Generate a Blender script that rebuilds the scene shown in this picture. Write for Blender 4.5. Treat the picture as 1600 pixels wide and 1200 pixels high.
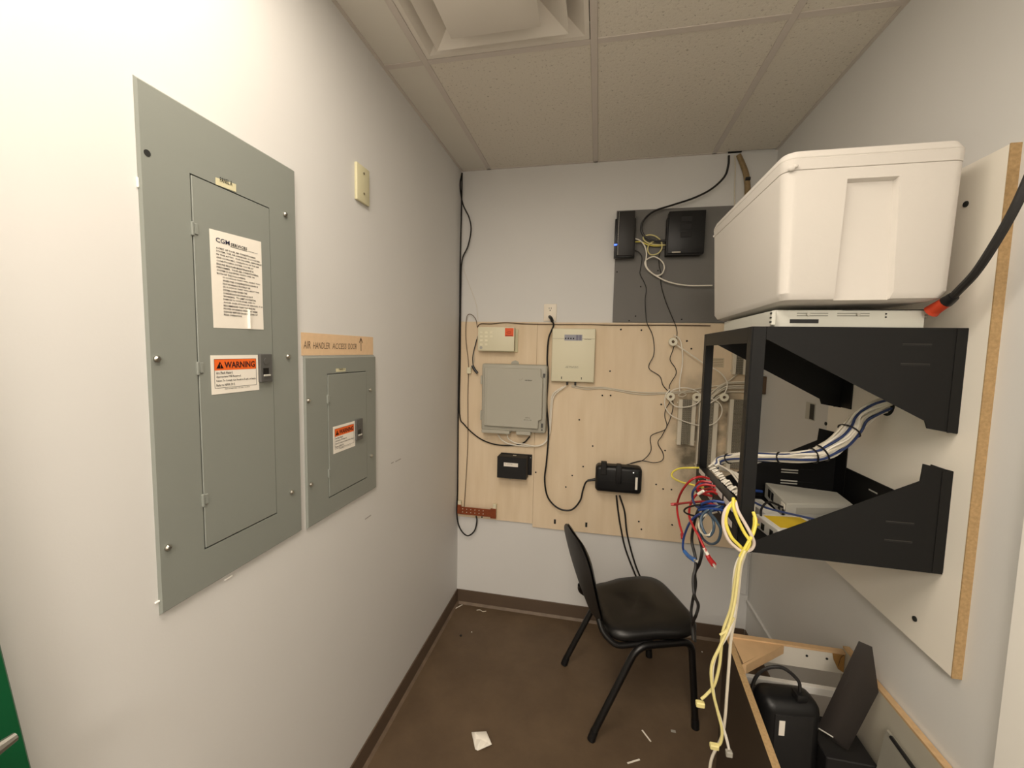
import bpy, bmesh, math, random
from mathutils import Vector, Matrix
random.seed(7)
for o in list(bpy.data.objects): bpy.data.objects.remove(o)
SC = bpy.context.scene
COL = SC.collection
V = Vector

# ------------------------------------------------------------------ camera
W, H = 1.6944, 2.6678            # room width, ceiling height
NEAR = -5.2                      # wall behind the camera
F, YAW, PIT, ROL = 650.5445, 0.202, -0.0797, 0.0204
CP = V((0.8324, -2.4399, 1.6177))
cy, sy, cp_, sp_ = math.cos(YAW), math.sin(YAW), math.cos(PIT), math.sin(PIT)
FWD = V((-sy*cp_, cy*cp_, sp_)); R0 = V((cy, sy, 0)); U0 = R0.cross(FWD)
RT = math.cos(ROL)*R0 + math.sin(ROL)*U0; UP = -math.sin(ROL)*R0 + math.cos(ROL)*U0
cam = bpy.data.cameras.new('camera'); camo = bpy.data.objects.new('camera', cam); COL.objects.link(camo)
cam.sensor_fit = 'HORIZONTAL'; cam.sensor_width = 36; cam.lens = F/1600*36; cam.clip_start = .02
camo.matrix_world = Matrix(((RT.x, UP.x, -FWD.x, CP.x), (RT.y, UP.y, -FWD.y, CP.y), (RT.z, UP.z, -FWD.z, CP.z), (0, 0, 0, 1)))
SC.camera = camo
# ------------------------------------------------------------------ world, lights, exposure
wd = bpy.data.worlds.new('world'); SC.world = wd; wd.use_nodes = True
wd.node_tree.nodes['Background'].inputs[0].default_value = (.9, .9, 1, 1)
wd.node_tree.nodes['Background'].inputs[1].default_value = .02
def area(name, loc, rot, sx, sy_, power, colr):
    l = bpy.data.lights.new(name, 'AREA'); l.shape = 'RECTANGLE'; l.size = sx; l.size_y = sy_
    l.energy = power; l.color = colr
    o = bpy.data.objects.new(name, l); COL.objects.link(o); o.location = loc; o.rotation_euler = rot
    return o
area('ceiling_troffer_light', (.476, -2.14, H-.012), (0, 0, 0), .55, 1.15, 14.5, (1, .90, .79))
area('rear_fill_light', (.8, -4.1, H-.012), (0, 0, 0), .55, 1.15, 70, (1, .90, .79))  # added fill with no fixture, brightens the far walls from behind the camera
SC.view_settings.view_transform = 'Standard'; SC.view_settings.look = 'None'
SC.view_settings.exposure = 0.1; SC.view_settings.gamma = 1; SC.view_settings.use_curve_mapping = False

# ------------------------------------------------------------------ measuring: a photograph point on a known real plane
def ray(p): return FWD + RT*((p[0]-800)/F) - UP*((p[1]-600)/F)
def hit(p, ax, val):
    d = ray(p); return CP + d*((val-CP[ax])/d[ax])
def LX(p, x): return hit(p, 0, x)
def BY(p, y): return hit(p, 1, y)
def FZ(p, z): return hit(p, 2, z)

# ------------------------------------------------------------------ materials
def srgb(h):
    if isinstance(h, str):
        c = [int(h[i:i+2], 16)/255 for i in (0, 2, 4)]
    else: c = [x/255 for x in h]
    return tuple(x/12.92 if x <= .04045 else ((x+.055)/1.055)**2.4 for x in c)
MATS = {}
def mat(name, c, rough=.6, metal=0, spec=.5, var=0, vscale=8, bump=0, bscale=60, bdist=.002, c2=None, emit=None, coat=0, alpha=1, trans=0):
    if name in MATS: return MATS[name]
    m = bpy.data.materials.new(name); m.use_nodes = True; nt = m.node_tree; b = nt.nodes['Principled BSDF']
    c = srgb(c) if not isinstance(c[0], float) else c
    b.inputs['Base Color'].default_value = (*c, 1); b.inputs['Roughness'].default_value = rough
    b.inputs['Metallic'].default_value = metal; b.inputs['Specular IOR Level'].default_value = spec
    b.inputs['Coat Weight'].default_value = coat
    if trans: b.inputs['Transmission Weight'].default_value = trans
    if emit: b.inputs['Emission Color'].default_value = (*srgb(emit[0]), 1); b.inputs['Emission Strength'].default_value = emit[1]
    if var or bump:
        tc = nt.nodes.new('ShaderNodeTexCoord')
        mp = nt.nodes.new('ShaderNodeMapping'); nt.links.new(tc.outputs['Object'], mp.inputs[0])
    if var:
        n = nt.nodes.new('ShaderNodeTexNoise'); n.inputs['Scale'].default_value = vscale; n.inputs['Detail'].default_value = 5
        nt.links.new(mp.outputs[0], n.inputs['Vector'])
        r = nt.nodes.new('ShaderNodeValToRGB'); r.color_ramp.elements[0].position = .3; r.color_ramp.elements[1].position = .7
        cc = srgb(c2) if c2 else tuple(x*(1-var) for x in c)
        r.color_ramp.elements[0].color = (*cc, 1); r.color_ramp.elements[1].color = (*c, 1)
        nt.links.new(n.outputs[0], r.inputs[0]); nt.links.new(r.outputs[0], b.inputs['Base Color'])
    if bump:
        n = nt.nodes.new('ShaderNodeTexNoise'); n.inputs['Scale'].default_value = bscale; n.inputs['Detail'].default_value = 3
        nt.links.new(mp.outputs[0], n.inputs['Vector'])
        bp = nt.nodes.new('ShaderNodeBump'); bp.inputs['Strength'].default_value = bump; bp.inputs['Distance'].default_value = bdist
        nt.links.new(n.outputs[0], bp.inputs['Height']); nt.links.new(bp.outputs[0], b.inputs['Normal'])
    MATS[name] = m; return m

M_wall = mat('wall_paint', (221, 220, 217), .55, spec=.35, var=.03, vscale=2.5, bump=.12, bscale=180, bdist=.001)
M_tile = mat('ceiling_tile_smooth', (228, 224, 214), .9, spec=.1, var=.05, vscale=3)
M_grid = mat('grid_metal', (214, 206, 198), .5, spec=.3)
M_vent = mat('diffuser_white', (232, 226, 216), .5, spec=.3, var=.04, vscale=3)
M_base = mat('baseboard_vinyl', (96, 80, 66), .45, spec=.4, var=.1, vscale=6)
M_panel = mat('panel_grey_paint', (137, 141, 134), .42, spec=.45, var=.03, vscale=4, bump=.05, bscale=300, bdist=.0004)
M_gap = mat('dark_gap', (30, 31, 28), .9)
M_ivory = mat('ivory_plastic', (214, 208, 172), .4)
M_white = mat('white_paper', (238, 232, 220), .8, spec=.1, bump=.08, bscale=30, bdist=.001)
M_black = mat('print_black', (24, 22, 22), .8, spec=.1)
M_orange = mat('warning_orange', (238, 104, 30), .6)
M_tape = mat('masking_tape', (228, 196, 158), .8, spec=.1, var=.06, vscale=60)
M_steel = mat('screw_steel', (190, 188, 180), .3, metal=1)
M_dlatch = mat('latch_grey', (84, 84, 82), .4)
M_edge = mat('particle_edge', (184, 154, 112), .9, spec=.05, var=.25, vscale=150, bump=.3, bscale=300, bdist=.001)
M_mel = mat('white_melamine', (244, 238, 226), .35, spec=.4, var=.02, vscale=3)
M_rack = mat('rack_black', (14, 14, 14), .5, spec=.3, bump=.06, bscale=500, bdist=.0004)
M_blk = mat('black_plastic', (20, 20, 21), .4, spec=.4)
M_blk2 = mat('black_plastic_textured', (29, 28, 28), .55, spec=.35, bump=.1, bscale=400, bdist=.0005)
M_dk = mat('charcoal_plastic', (44, 42, 41), .45, spec=.35)
M_cblk = mat('cable_black', (18, 16, 15), .5)
M_cbrn = mat('cable_brown', (94, 74, 54), .6)
M_cwht = mat('cable_white', (240, 234, 220), .45)
M_cgry = mat('cable_grey_white', (216, 208, 190), .5)
M_cyel = mat('cable_yellow', (228, 212, 88), .45)
M_cpal = mat('cable_pale_yellow', (224, 212, 146), .45)
M_cred = mat('cable_red', (170, 32, 34), .4)
M_cblu = mat('cable_blue', (36, 66, 132), .4)
M_cdbl = mat('cable_dark_blue', (44, 60, 104), .4)
M_teal = mat('cable_teal_grey', (58, 78, 96), .4)
M_clear = mat('clear_plastic', (220, 216, 204), .15, trans=.5)
M_foam = mat('styrofoam', (216, 211, 204), .75, spec=.2, bump=.25, bscale=90, bdist=.0015)
M_srv = mat('server_steel', (206, 206, 196), .4, spec=.5)
M_dev = mat('device_grey', (186, 184, 174), .4, spec=.45)
M_devw = mat('device_white', (224, 222, 214), .4)
M_copper = mat('ground_copper', (150, 76, 42), .45, metal=.35, var=.2, vscale=50)
M_enc = mat('enclosure_grey', (180, 177, 164), .5, spec=.35)
M_boxw = mat('cream_box', (226, 220, 192), .45)
M_greyb = mat('grey_backboard', (112, 110, 106), .6, var=.08, vscale=5)
M_vinyl = mat('chair_vinyl', (17, 16, 15), .38, spec=.5, bump=.1, bscale=250, bdist=.0006)
M_fab = mat('chair_back_shell', (34, 32, 30), .5, spec=.4, bump=.1, bscale=250, bdist=.0006)
M_tube = mat('chair_tube', (16, 15, 15), .35, spec=.5)
M_green = mat('door_green', (10, 84, 48), .35, spec=.45)
M_trim = mat('trim_white', (250, 247, 240), .5)
M_wood = mat('raw_wood', (214, 178, 134), .6, var=.15, vscale=14)
M_lam = mat('cabinet_dark_laminate', (62, 52, 42), .4, spec=.4, var=.15, vscale=10)
M_cabw = mat('cabinet_white', (214, 208, 196), .5)
M_extor = mat('extension_orange', (196, 66, 36), .45)
M_yell = mat('label_yellow', (216, 184, 40), .6)
M_nylon = mat('spool_white', (232, 226, 204), .4)
M_blockp = mat('pin_grey', (132, 126, 112), .5, metal=.3)
M_port = mat('port_black', (10, 10, 10), .5)
M_led = mat('blue_led', (40, 70, 220), .4, emit=((60, 100, 255), 3))
M_lens = mat('troffer_lens', (240, 236, 226), .5, emit=((255, 236, 210), 3))
M_torn = mat('torn_brown_paper', (160, 138, 104), .95, spec=.05, var=.3, vscale=40, bump=.8, bscale=90, bdist=.006)
M_purpl = mat('lcd_strip', (150, 150, 160), .4)

# floor: brown, dusty, scuffed
def floor_mat():
    m = mat('floor_brown', (104, 84, 66), .5, spec=.3, bump=.15, bscale=60, bdist=.001); nt = m.node_tree; b = nt.nodes['Principled BSDF']
    tc = nt.nodes.new('ShaderNodeTexCoord')
    n1 = nt.nodes.new('ShaderNodeTexNoise'); n1.inputs['Scale'].default_value = 3.2; n1.inputs['Detail'].default_value = 8; n1.inputs['Roughness'].default_value = .65
    n2 = nt.nodes.new('ShaderNodeTexNoise'); n2.inputs['Scale'].default_value = 160; n2.inputs['Detail'].default_value = 4
    for n in (n1, n2): nt.links.new(tc.outputs['Object'], n.inputs['Vector'])
    r1 = nt.nodes.new('ShaderNodeValToRGB'); r1.color_ramp.elements[0].position = .3; r1.color_ramp.elements[1].position = .75
    r1.color_ramp.elements[0].color = (*srgb((86, 70, 54)), 1); r1.color_ramp.elements[1].color = (*srgb((108, 90, 70)), 1)
    r2 = nt.nodes.new('ShaderNodeValToRGB'); r2.color_ramp.elements[0].position = .68; r2.color_ramp.elements[1].position = .8
    r2.color_ramp.elements[0].color = (0, 0, 0, 1); r2.color_ramp.elements[1].color = (.35, .35, .35, 1)
    mx = nt.nodes.new('ShaderNodeMix'); mx.data_type = 'RGBA'
    nt.links.new(n1.outputs[0], r1.inputs[0]); nt.links.new(n2.outputs[0], r2.inputs[0])
    nt.links.new(r2.outputs[0], mx.inputs['Factor']); nt.links.new(r1.outputs[0], mx.inputs['A']); mx.inputs['B'].default_value = (*srgb((150, 130, 108)), 1)
    nt.links.new(mx.outputs['Result'], b.inputs['Base Color'])
    return m
M_floor = floor_mat()
def pitted_mat():
    m = mat('ceiling_tile_pitted', (204, 196, 184), .95, spec=.05); nt = m.node_tree; b = nt.nodes['Principled BSDF']
    tc = nt.nodes.new('ShaderNodeTexCoord'); n = nt.nodes.new('ShaderNodeTexNoise'); n.inputs['Scale'].default_value = 85; n.inputs['Detail'].default_value = 6; n.inputs['Roughness'].default_value = .7
    nt.links.new(tc.outputs['Object'], n.inputs['Vector'])
    n3 = nt.nodes.new('ShaderNodeTexNoise'); n3.inputs['Scale'].default_value = 2.0
    nt.links.new(tc.outputs['Object'], n3.inputs['Vector'])
    bp = nt.nodes.new('ShaderNodeBump'); bp.inputs['Strength'].default_value = .55; bp.inputs['Distance'].default_value = .004
    nt.links.new(n.outputs[0], bp.inputs['Height']); nt.links.new(bp.outputs[0], b.inputs['Normal'])
    r = nt.nodes.new('ShaderNodeValToRGB'); e = r.color_ramp.elements; e[0].position = .26; e[1].position = .42
    e[0].color = (*srgb((120, 104, 88)), 1); e[1].color = (*srgb((230, 224, 212)), 1)
    nt.links.new(n.outputs[0], r.inputs[0]); nt.links.new(r.outputs[0], b.inputs['Base Color'])
    return m
M_pit = pitted_mat()
# plywood backboard: pale tan, faint grain, grey grime of its own round the punch-down blocks
def ply_mat():
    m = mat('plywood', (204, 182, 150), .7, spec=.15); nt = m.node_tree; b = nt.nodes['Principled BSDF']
    tc = nt.nodes.new('ShaderNodeTexCoord'); mp = nt.nodes.new('ShaderNodeMapping'); mp.inputs['Scale'].default_value = (9, 9, 1.2)
    nt.links.new(tc.outputs['Object'], mp.inputs[0])
    n = nt.nodes.new('ShaderNodeTexNoise'); n.inputs['Scale'].default_value = 2.2; n.inputs['Detail'].default_value = 7
    nt.links.new(mp.outputs[0], n.inputs['Vector'])
    r = nt.nodes.new('ShaderNodeValToRGB'); e = r.color_ramp.elements; e[0].position = .3; e[1].position = .7
    e[0].color = (*srgb((224, 203, 172)), 1); e[1].color = (*srgb((233, 214, 186)), 1)
    nt.links.new(n.outputs[0], r.inputs[0])
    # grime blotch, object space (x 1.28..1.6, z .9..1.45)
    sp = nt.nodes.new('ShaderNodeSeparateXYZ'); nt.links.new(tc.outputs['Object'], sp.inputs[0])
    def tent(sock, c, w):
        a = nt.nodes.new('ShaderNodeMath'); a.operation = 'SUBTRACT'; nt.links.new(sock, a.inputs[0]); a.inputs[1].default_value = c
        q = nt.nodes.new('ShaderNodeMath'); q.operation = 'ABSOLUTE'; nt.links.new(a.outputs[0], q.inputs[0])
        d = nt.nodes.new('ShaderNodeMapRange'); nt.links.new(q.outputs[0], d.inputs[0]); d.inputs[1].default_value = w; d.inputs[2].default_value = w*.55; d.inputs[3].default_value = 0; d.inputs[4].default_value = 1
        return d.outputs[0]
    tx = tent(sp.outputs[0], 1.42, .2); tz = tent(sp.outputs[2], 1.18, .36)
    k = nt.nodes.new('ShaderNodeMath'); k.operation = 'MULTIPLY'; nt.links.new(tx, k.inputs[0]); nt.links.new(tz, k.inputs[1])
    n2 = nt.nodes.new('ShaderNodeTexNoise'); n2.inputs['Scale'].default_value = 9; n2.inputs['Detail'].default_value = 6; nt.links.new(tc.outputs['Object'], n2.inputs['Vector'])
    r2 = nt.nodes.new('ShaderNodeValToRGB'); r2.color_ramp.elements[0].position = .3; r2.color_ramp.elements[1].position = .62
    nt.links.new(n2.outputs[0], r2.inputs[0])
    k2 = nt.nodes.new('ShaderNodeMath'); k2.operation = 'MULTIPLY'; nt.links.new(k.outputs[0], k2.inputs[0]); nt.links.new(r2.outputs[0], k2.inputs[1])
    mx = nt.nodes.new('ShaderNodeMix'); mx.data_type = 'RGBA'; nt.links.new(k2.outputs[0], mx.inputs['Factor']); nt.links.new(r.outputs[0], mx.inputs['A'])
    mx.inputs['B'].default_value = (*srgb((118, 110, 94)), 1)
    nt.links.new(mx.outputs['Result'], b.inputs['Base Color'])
    return m
M_ply = ply_mat()

# ------------------------------------------------------------------ mesh builder
class MB:
    def __init__(s): s.b = bmesh.new(); s.mats = []
    def _mi(s, faces, m):
        if m is None: return
        if m not in s.mats: s.mats.append(m)
        for f in faces: f.material_index = s.mats.index(m)
    def box(s, a, c, bev=0, seg=2, m=None, rot=None, piv=None):
        a, c = V(a), V(c)
        lo = V((min(a[i], c[i]) for i in range(3))); hi = V((max(a[i], c[i]) for i in range(3)))
        r = bmesh.ops.create_cube(s.b, size=1); vs = r['verts']
        for v in vs:
            for i in range(3): v.co[i] = lo[i] + (v.co[i]+.5)*(hi[i]-lo[i])
        if bev:
            es = list({e for v in vs for e in v.link_edges})
            rr = bmesh.ops.bevel(s.b, geom=es, offset=bev, segments=seg, affect='EDGES', profile=.5)
            vs = list({v for v in rr['verts']} | {v for v in vs if v.is_valid})
        if rot is not None:
            p = V(piv) if piv is not None else (lo+hi)/2
            for v in vs: v.co = p + rot @ (v.co-p)
        s._mi({f for v in vs for f in v.link_faces}, m)
        return s
    def hexa(s, p, bev=0, seg=2, m=None):   # eight corners: bottom loop of four, top loop of four
        vs = [s.b.verts.new(V(q)) for q in p]
        fs = [s.b.faces.new([vs[i] for i in f]) for f in ((3, 2, 1, 0), (4, 5, 6, 7), (0, 1, 5, 4), (1, 2, 6, 5), (2, 3, 7, 6), (3, 0, 4, 7))]
        bmesh.ops.recalc_face_normals(s.b, faces=fs)
        if bev:
            es = list({e for v in vs for e in v.link_edges}); rr = bmesh.ops.bevel(s.b, geom=es, offset=bev, segments=seg, affect='EDGES', profile=.5); fs = rr['faces']
        s._mi([f for f in fs if f.is_valid], m)
        return s
    def prism(s, poly, vec, bev=0, m=None):
        vec = V(vec); n = len(poly)
        a = [s.b.verts.new(V(q)) for q in poly]; c = [s.b.verts.new(V(q)+vec) for q in poly]
        fs = [s.b.faces.new(a), s.b.faces.new(list(reversed(c)))]
        for i in range(n): fs.append(s.b.faces.new((a[i], c[i], c[(i+1) % n], a[(i+1) % n])))
        bmesh.ops.recalc_face_normals(s.b, faces=fs)
        if bev:
            es = list({e for v in a+c for e in v.link_edges}); bmesh.ops.bevel(s.b, geom=es, offset=bev, segments=1, affect='EDGES')
        s._mi([f for f in fs if f.is_valid], m)
        return s
    def cyl(s, p0, p1, r0, r1=None, n=12, m=None):
        p0, p1 = V(p0), V(p1); r1 = r0 if r1 is None else r1
        d = (p1-p0).normalized(); u = d.orthogonal().normalized(); w = d.cross(u)
        A = [s.b.verts.new(p0+(u*math.cos(2*math.pi*i/n)+w*math.sin(2*math.pi*i/n))*r0) for i in range(n)]
        B = [s.b.verts.new(p1+(u*math.cos(2*math.pi*i/n)+w*math.sin(2*math.pi*i/n))*r1) for i in range(n)]
        fs = [s.b.faces.new(list(reversed(A))), s.b.faces.new(B)]
        for i in range(n): fs.append(s.b.faces.new((A[i], A[(i+1) % n], B[(i+1) % n], B[i])))
        s._mi(fs, m); return s
    def ring(s, c, axis, ro, ri, h, n=20, m=None):
        c = V(c); d = V(axis).normalized(); u = d.orthogonal().normalized(); w = d.cross(u)
        L = []
        for (r, t) in ((ro, 0), (ro, h*.8), (ro-.12*(ro-ri), h), (ri+.1*(ro-ri), h), (ri, h*.85), (ri, 0)):
            L.append([s.b.verts.new(c+d*t+(u*math.cos(2*math.pi*i/n)+w*math.sin(2*math.pi*i/n))*r) for i in range(n)])
        for k in range(6):
            A, B = L[k], L[(k+1) % 6]
            for i in range(n): s.b.faces.new((A[i], A[(i+1) % n], B[(i+1) % n], B[i]))
        return s
    def tube(s, pts, r, n=7, sub=6, m=None, closed=False, raw=False):
        P = smooth(pts, sub) if not raw else [V(p) for p in pts]
        rr = r if isinstance(r, (list, tuple)) else None
        N = len(P); prev = None; T = (P[1]-P[0]).normalized(); u = T.orthogonal().normalized(); loops = []
        for i in range(N):
            t = (P[min(i+1, N-1)]-P[max(i-1, 0)])
            t = t.normalized() if t.length > 1e-9 else T
            u = (u - t*u.dot(t)); u = u.normalized() if u.length > 1e-6 else t.orthogonal().normalized()
            w = t.cross(u); ra = r if rr is None else rr[0]+(rr[1]-rr[0])*i/(N-1); T = t
            loops.append([s.b.verts.new(P[i]+(u*math.cos(2*math.pi*k/n)+w*math.sin(2*math.pi*k/n))*ra) for k in range(n)])
        fs = []
        for A, B in zip(loops, loops[1:]):
            for k in range(n): fs.append(s.b.faces.new((A[k], A[(k+1) % n], B[(k+1) % n], B[k])))
        fs.append(s.b.faces.new(list(reversed(loops[0])))); fs.append(s.b.faces.new(loops[-1]))
        s._mi(fs, m); return s
    def ball(s, c, r, sc=(1, 1, 1), m=None, n=12):
        rr = bmesh.ops.create_uvsphere(s.b, u_segments=n, v_segments=max(6, n//2), radius=r)
        for v in rr['verts']: v.co = V(c) + V((v.co.x*sc[0], v.co.y*sc[1], v.co.z*sc[2]))
        s._mi({f for v in rr['verts'] for f in v.link_faces}, m); return s
    def poly(s, pts, m=None):
        f = s.b.faces.new([s.b.verts.new(V(p)) for p in pts]); s._mi([f], m); return s
    def obj(s, name, m=None, parent=None, local=False, kind=None, ang=35):
        me = bpy.data.meshes.new(name)
        if parent is not None and not local:
            o_ = worldloc(parent)
            for v in s.b.verts: v.co -= o_
        s.b.to_mesh(me); s.b.free()
        for k in ([m] if m is not None and not s.mats else s.mats): me.materials.append(k)
        me.polygons.foreach_set('use_smooth', [True]*len(me.polygons)); me.set_sharp_from_angle(angle=math.radians(ang))
        o = bpy.data.objects.new(name, me); COL.objects.link(o)
        if parent is not None: o.parent = parent
        if kind: o['kind'] = kind
        return o
def worldloc(o):
    l = V((0, 0, 0))
    while o is not None: l += V(o.location); o = o.parent
    return l
def smooth(pts, sub):
    P = [V(p) for p in pts]
    if len(P) < 3: return P
    Q = [P[0]*2-P[1]] + P + [P[-1]*2-P[-2]]; out = []
    for i in range(1, len(Q)-2):
        a, b, c, d = Q[i-1], Q[i], Q[i+1], Q[i+2]
        for k in range(sub):
            t = k/sub; out.append(.5*((2*b)+(c-a)*t+(2*a-5*b+4*c-d)*t*t+(3*b-a-3*c+d)*t**3))
    out.append(P[-1]); return out
def thing(name, label, cat, loc=(0, 0, 0), rz=0, group=None):
    o = bpy.data.objects.new(name, None); COL.objects.link(o); o.location = loc; o.rotation_euler = (0, 0, rz)
    o.empty_display_size = .05
    return tag(o, label, cat, group)
def tag(o, label, cat, group=None):
    o['label'] = label; o['category'] = cat
    if group: o['group'] = group
    return o
def struct(o): o['kind'] = 'structure'; return o
def text(body, o0, right, up, width, height, m, parent, name='lettering', shear=0, res=2, off=.0006, spacing=1, bold=.012):
    """flat print: the text block stretched to width x height, lower-left corner at o0"""
    cu = bpy.data.curves.new(name, 'FONT'); cu.body = body; cu.size = 1; cu.resolution_u = res; cu.shear = shear; cu.space_line = spacing; cu.offset = bold
    t = bpy.data.objects.new(name, cu); COL.objects.link(t)
    me = bpy.data.meshes.new_from_object(t.evaluated_get(bpy.context.evaluated_depsgraph_get()))
    bpy.data.objects.remove(t); bpy.data.curves.remove(cu)
    xs = [v.co.x for v in me.vertices]; ys = [v.co.y for v in me.vertices]
    x0, x1, y0, y1 = min(xs), max(xs), min(ys), max(ys)
    right, up = V(right), V(up); n = right.cross(up); pl = worldloc(parent)
    for v in me.vertices:
        v.co = V(o0)+right*((v.co.x-x0)/(x1-x0)*width)+up*((v.co.y-y0)/(y1-y0)*height)+n*off-pl
    me.materials.clear(); me.materials.append(m)
    me.name = name; o = bpy.data.objects.new(name, me); COL.objects.link(o); o.parent = parent
    return o
def cable(name, pts, r, m, label, group=None, cat='cable', sub=6, n=7, ends=()):
    o = thing(name, label, cat, V(pts[0]), 0, group)
    MB().tube(pts, r, n, sub).obj('cable_sheath', m, o)
    for (p, d, sz, mm, nm) in ends:
        p, d = V(p), V(d).normalized(); MB().cyl(p, p+d*sz[0], sz[1], sz[1]*.8, 8).obj(nm, mm, o)
    return o
def wire(name, pts, r, m, label, group=None, cat='cable', sub=6, n=6):     # a bare cable, one mesh
    return tag(MB().tube(pts, r, n, sub).obj(name, m), label, cat, group)
XV, YV, ZV = V((1, 0, 0)), V((0, 1, 0)), V((0, 0, 1))

# ================================================================== ROOM
struct(MB().box((-.15, NEAR-.12, -.1), (W+.15, .12, 0)).obj('floor', M_floor))
struct(MB().box((-.12, NEAR, 0), (0, .0, H+.1)).obj('wall_left', M_wall))
struct(MB().box((-.12, 0, 0), (W+.12, .12, H+.1)).obj('wall_back', M_wall))
struct(MB().box((W, NEAR, 0), (W+.12, 0, H+.1)).obj('wall_right', M_wall))
struct(MB().box((-.12, NEAR-.12, 0), (W+.12, NEAR, H+.1)).obj('wall_front', M_wall))
BH = .092
def baseboard(name, a, c): struct(MB().box(a, c, .002, 1).obj(name, M_base))
baseboard('baseboard_left', (0, NEAR+.01, 0), (.006, 0, BH)); baseboard('baseboard_back', (.006, -.006, 0), (W-.006, 0, BH)); baseboard('baseboard_right', (W-.006, -.92, 0), (W, -.006, BH))
# coved toe of the vinyl base, paler worn line
struct(MB().prism([(.006, 0, 0), (.006, 0, .014), (.016, 0, 0)], (0, -2.0, 0)).obj('trim_2', mat('base_toe', (122, 104, 86), .6, var=.3, vscale=25)))
struct(MB().prism([(.016, -.006, 0), (.016, -.006, .014), (.016, -.016, 0)], (W-.03, 0, 0)).obj('trim_3', mat('base_toe', (122, 104, 86))))

# ceiling: slab, grid tees and lay-in tiles
ceil = struct(MB().box((-.12, NEAR-.12, H+.06), (W+.12, .12, H+.16)).obj('ceiling', M_tile))
TX = [0, .171, .781, 1.390, W]; TY = [0, -.919, -1.529, -2.75, NEAR]
TROF = (1, 2); VENT = (1, 1)
for i in range(4):
    for j in range(4):
        if (i, j) in (TROF, VENT): continue
        m = M_tile if i == 0 else M_pit
        MB().box((TX[i]+.0125, TY[j]-.0125, H+.003), (TX[i+1]-.0125, TY[j+1]+.0125, H+.022)).obj('ceiling_tile', m, ceil)
for x in TX[1:4]: MB().box((x-.012, NEAR, H), (x+.012, 0, H+.007), .001, 1).obj('grid_runner', M_grid, ceil)
for y in TY[1:4]:
    for i in range(4): MB().box((TX[i]+(.012 if i else 0), y-.012, H+.0002), (TX[i+1]-(.012 if i < 3 else 0), y+.012, H+.0068)).obj('cross_tee', M_grid, ceil)
MB().box((0, NEAR, H), (.012, 0, H+.007)).obj('wall_angle', M_grid, ceil); MB().box((W-.012, NEAR, H), (W, 0, H+.007)).obj('wall_angle', M_grid, ceil)
MB().box((.012, -.012, H), (1.45, 0, H+.007)).obj('wall_angle', M_grid, ceil)

# air diffuser: stepped square cones
dv = thing('air_diffuser', 'white square stepped-cone air diffuser set in the ceiling grid', 'air vent', (.476, -1.224, H))
def sq_ring(o0, i0, zo, zi, thick, cx, cyy):
    b = MB(); q = [(-1, -1), (1, -1), (1, 1), (-1, 1)]
    A = [b.b.verts.new((cx+o0*x, cyy+o0*y, zo)) for x, y in q]; B = [b.b.verts.new((cx+i0*x, cyy+i0*y, zi)) for x, y in q]
    C = [b.b.verts.new((cx+o0*x, cyy+o0*y, zo+thick)) for x, y in q]; D = [b.b.verts.new((cx+i0*x, cyy+i0*y, zi+thick)) for x, y in q]
    for k in range(4):
        l = (k+1) % 4
        for f in ((A[k], A[l], B[l], B[k]), (C[l], C[k], D[k], D[l]), (A[l], A[k], C[k], C[l]), (B[k], B[l], D[l], D[k])): b.b.faces.new(f)
    bmesh.ops.recalc_face_normals(b.b, faces=b.b.faces[:]); return b
dc = (.4755, -1.224)
sq_ring(.291, .276, H+.001, H+.002, .004, *dc).obj('diffuser_frame', M_vent, dv)
sq_ring(.276, .190, H+.002, H+.046, .003, *dc).obj('cone_ring', M_vent, dv)
sq_ring(.227, .130, H-.020, H+.034, .003, *dc).obj('cone_ring', M_vent, dv)
MB().box((dc[0]-.147, dc[1]-.147, H-.046), (dc[0]+.147, dc[1]+.147, H-.042), .0015, 2).obj('center_plate', M_vent, dv)
sq_ring(.146, .10, H-.044, H+.02, .003, *dc).obj('cone_ring', M_vent, dv)
MB().box((dc[0]-.29, dc[1]-.29, H+.056), (dc[0]+.29, dc[1]+.29, H+.0595)).obj('plenum_plate', M_gap, dv)
# troffer behind the vent, out of the frame: the lamp that lights the room
tr = thing('ceiling_light', 'recessed white ceiling light panel beside the air diffuser', 'light', (.476, -2.14, H))
MB().box((.19, -2.73, H+.004), (.762, -1.55, H+.012)).obj('lens', M_lens, tr)
b = MB(); b.box((.174, -2.747, H+.001), (.19, -1.533, H+.05)); b.box((.762, -2.747, H+.001), (.778, -1.533, H+.05)); b.box((.19, -2.747, H+.001), (.762, -2.73, H+.05)); b.box((.19, -1.55, H+.001), (.762, -1.533, H+.05)); b.obj('frame', M_vent, tr)

# green door leaf folded back on the left wall, white casing on the right wall
e0, e1 = LX((50, 1200), .04), LX((0, 1000), .04)         # visible free edge: the leaf leans out of plumb against the wall
ed = (e1-e0).normalized(); pd = V((0, -ed.z, ed.y)); E0 = e0+ed*((.10-e0.z)/ed.z); N0 = E0+pd*.86; E0 = E0-V((0, 0, N0.z-.002)); N0.z = .002
lf = (e0-E0).dot(V((0, ed.z, -ed.y))); E0 = E0+V((0, ed.z, -ed.y))*lf; N0 = N0+V((0, ed.z, -ed.y))*lf
dr = struct(MB().prism([E0-XV*.036, N0-XV*.036, N0+ed*2.03-XV*.036, E0+ed*2.03-XV*.036], (.036, 0, 0), .002).obj('door_1', M_green))
h0, h1 = LX((24, 1151), .085), LX((-20, 1182), .085)
hr = h1+(h1-h0)*1.2
b = MB(); b.tube([h0, (h0+h1)/2, h1, hr], (.006, .011), 10).cyl((.035, hr.y, hr.z), (.085, hr.y, hr.z), .011, n=14).cyl((.035, hr.y, hr.z), (.046, hr.y, hr.z), .026, n=18)
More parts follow.
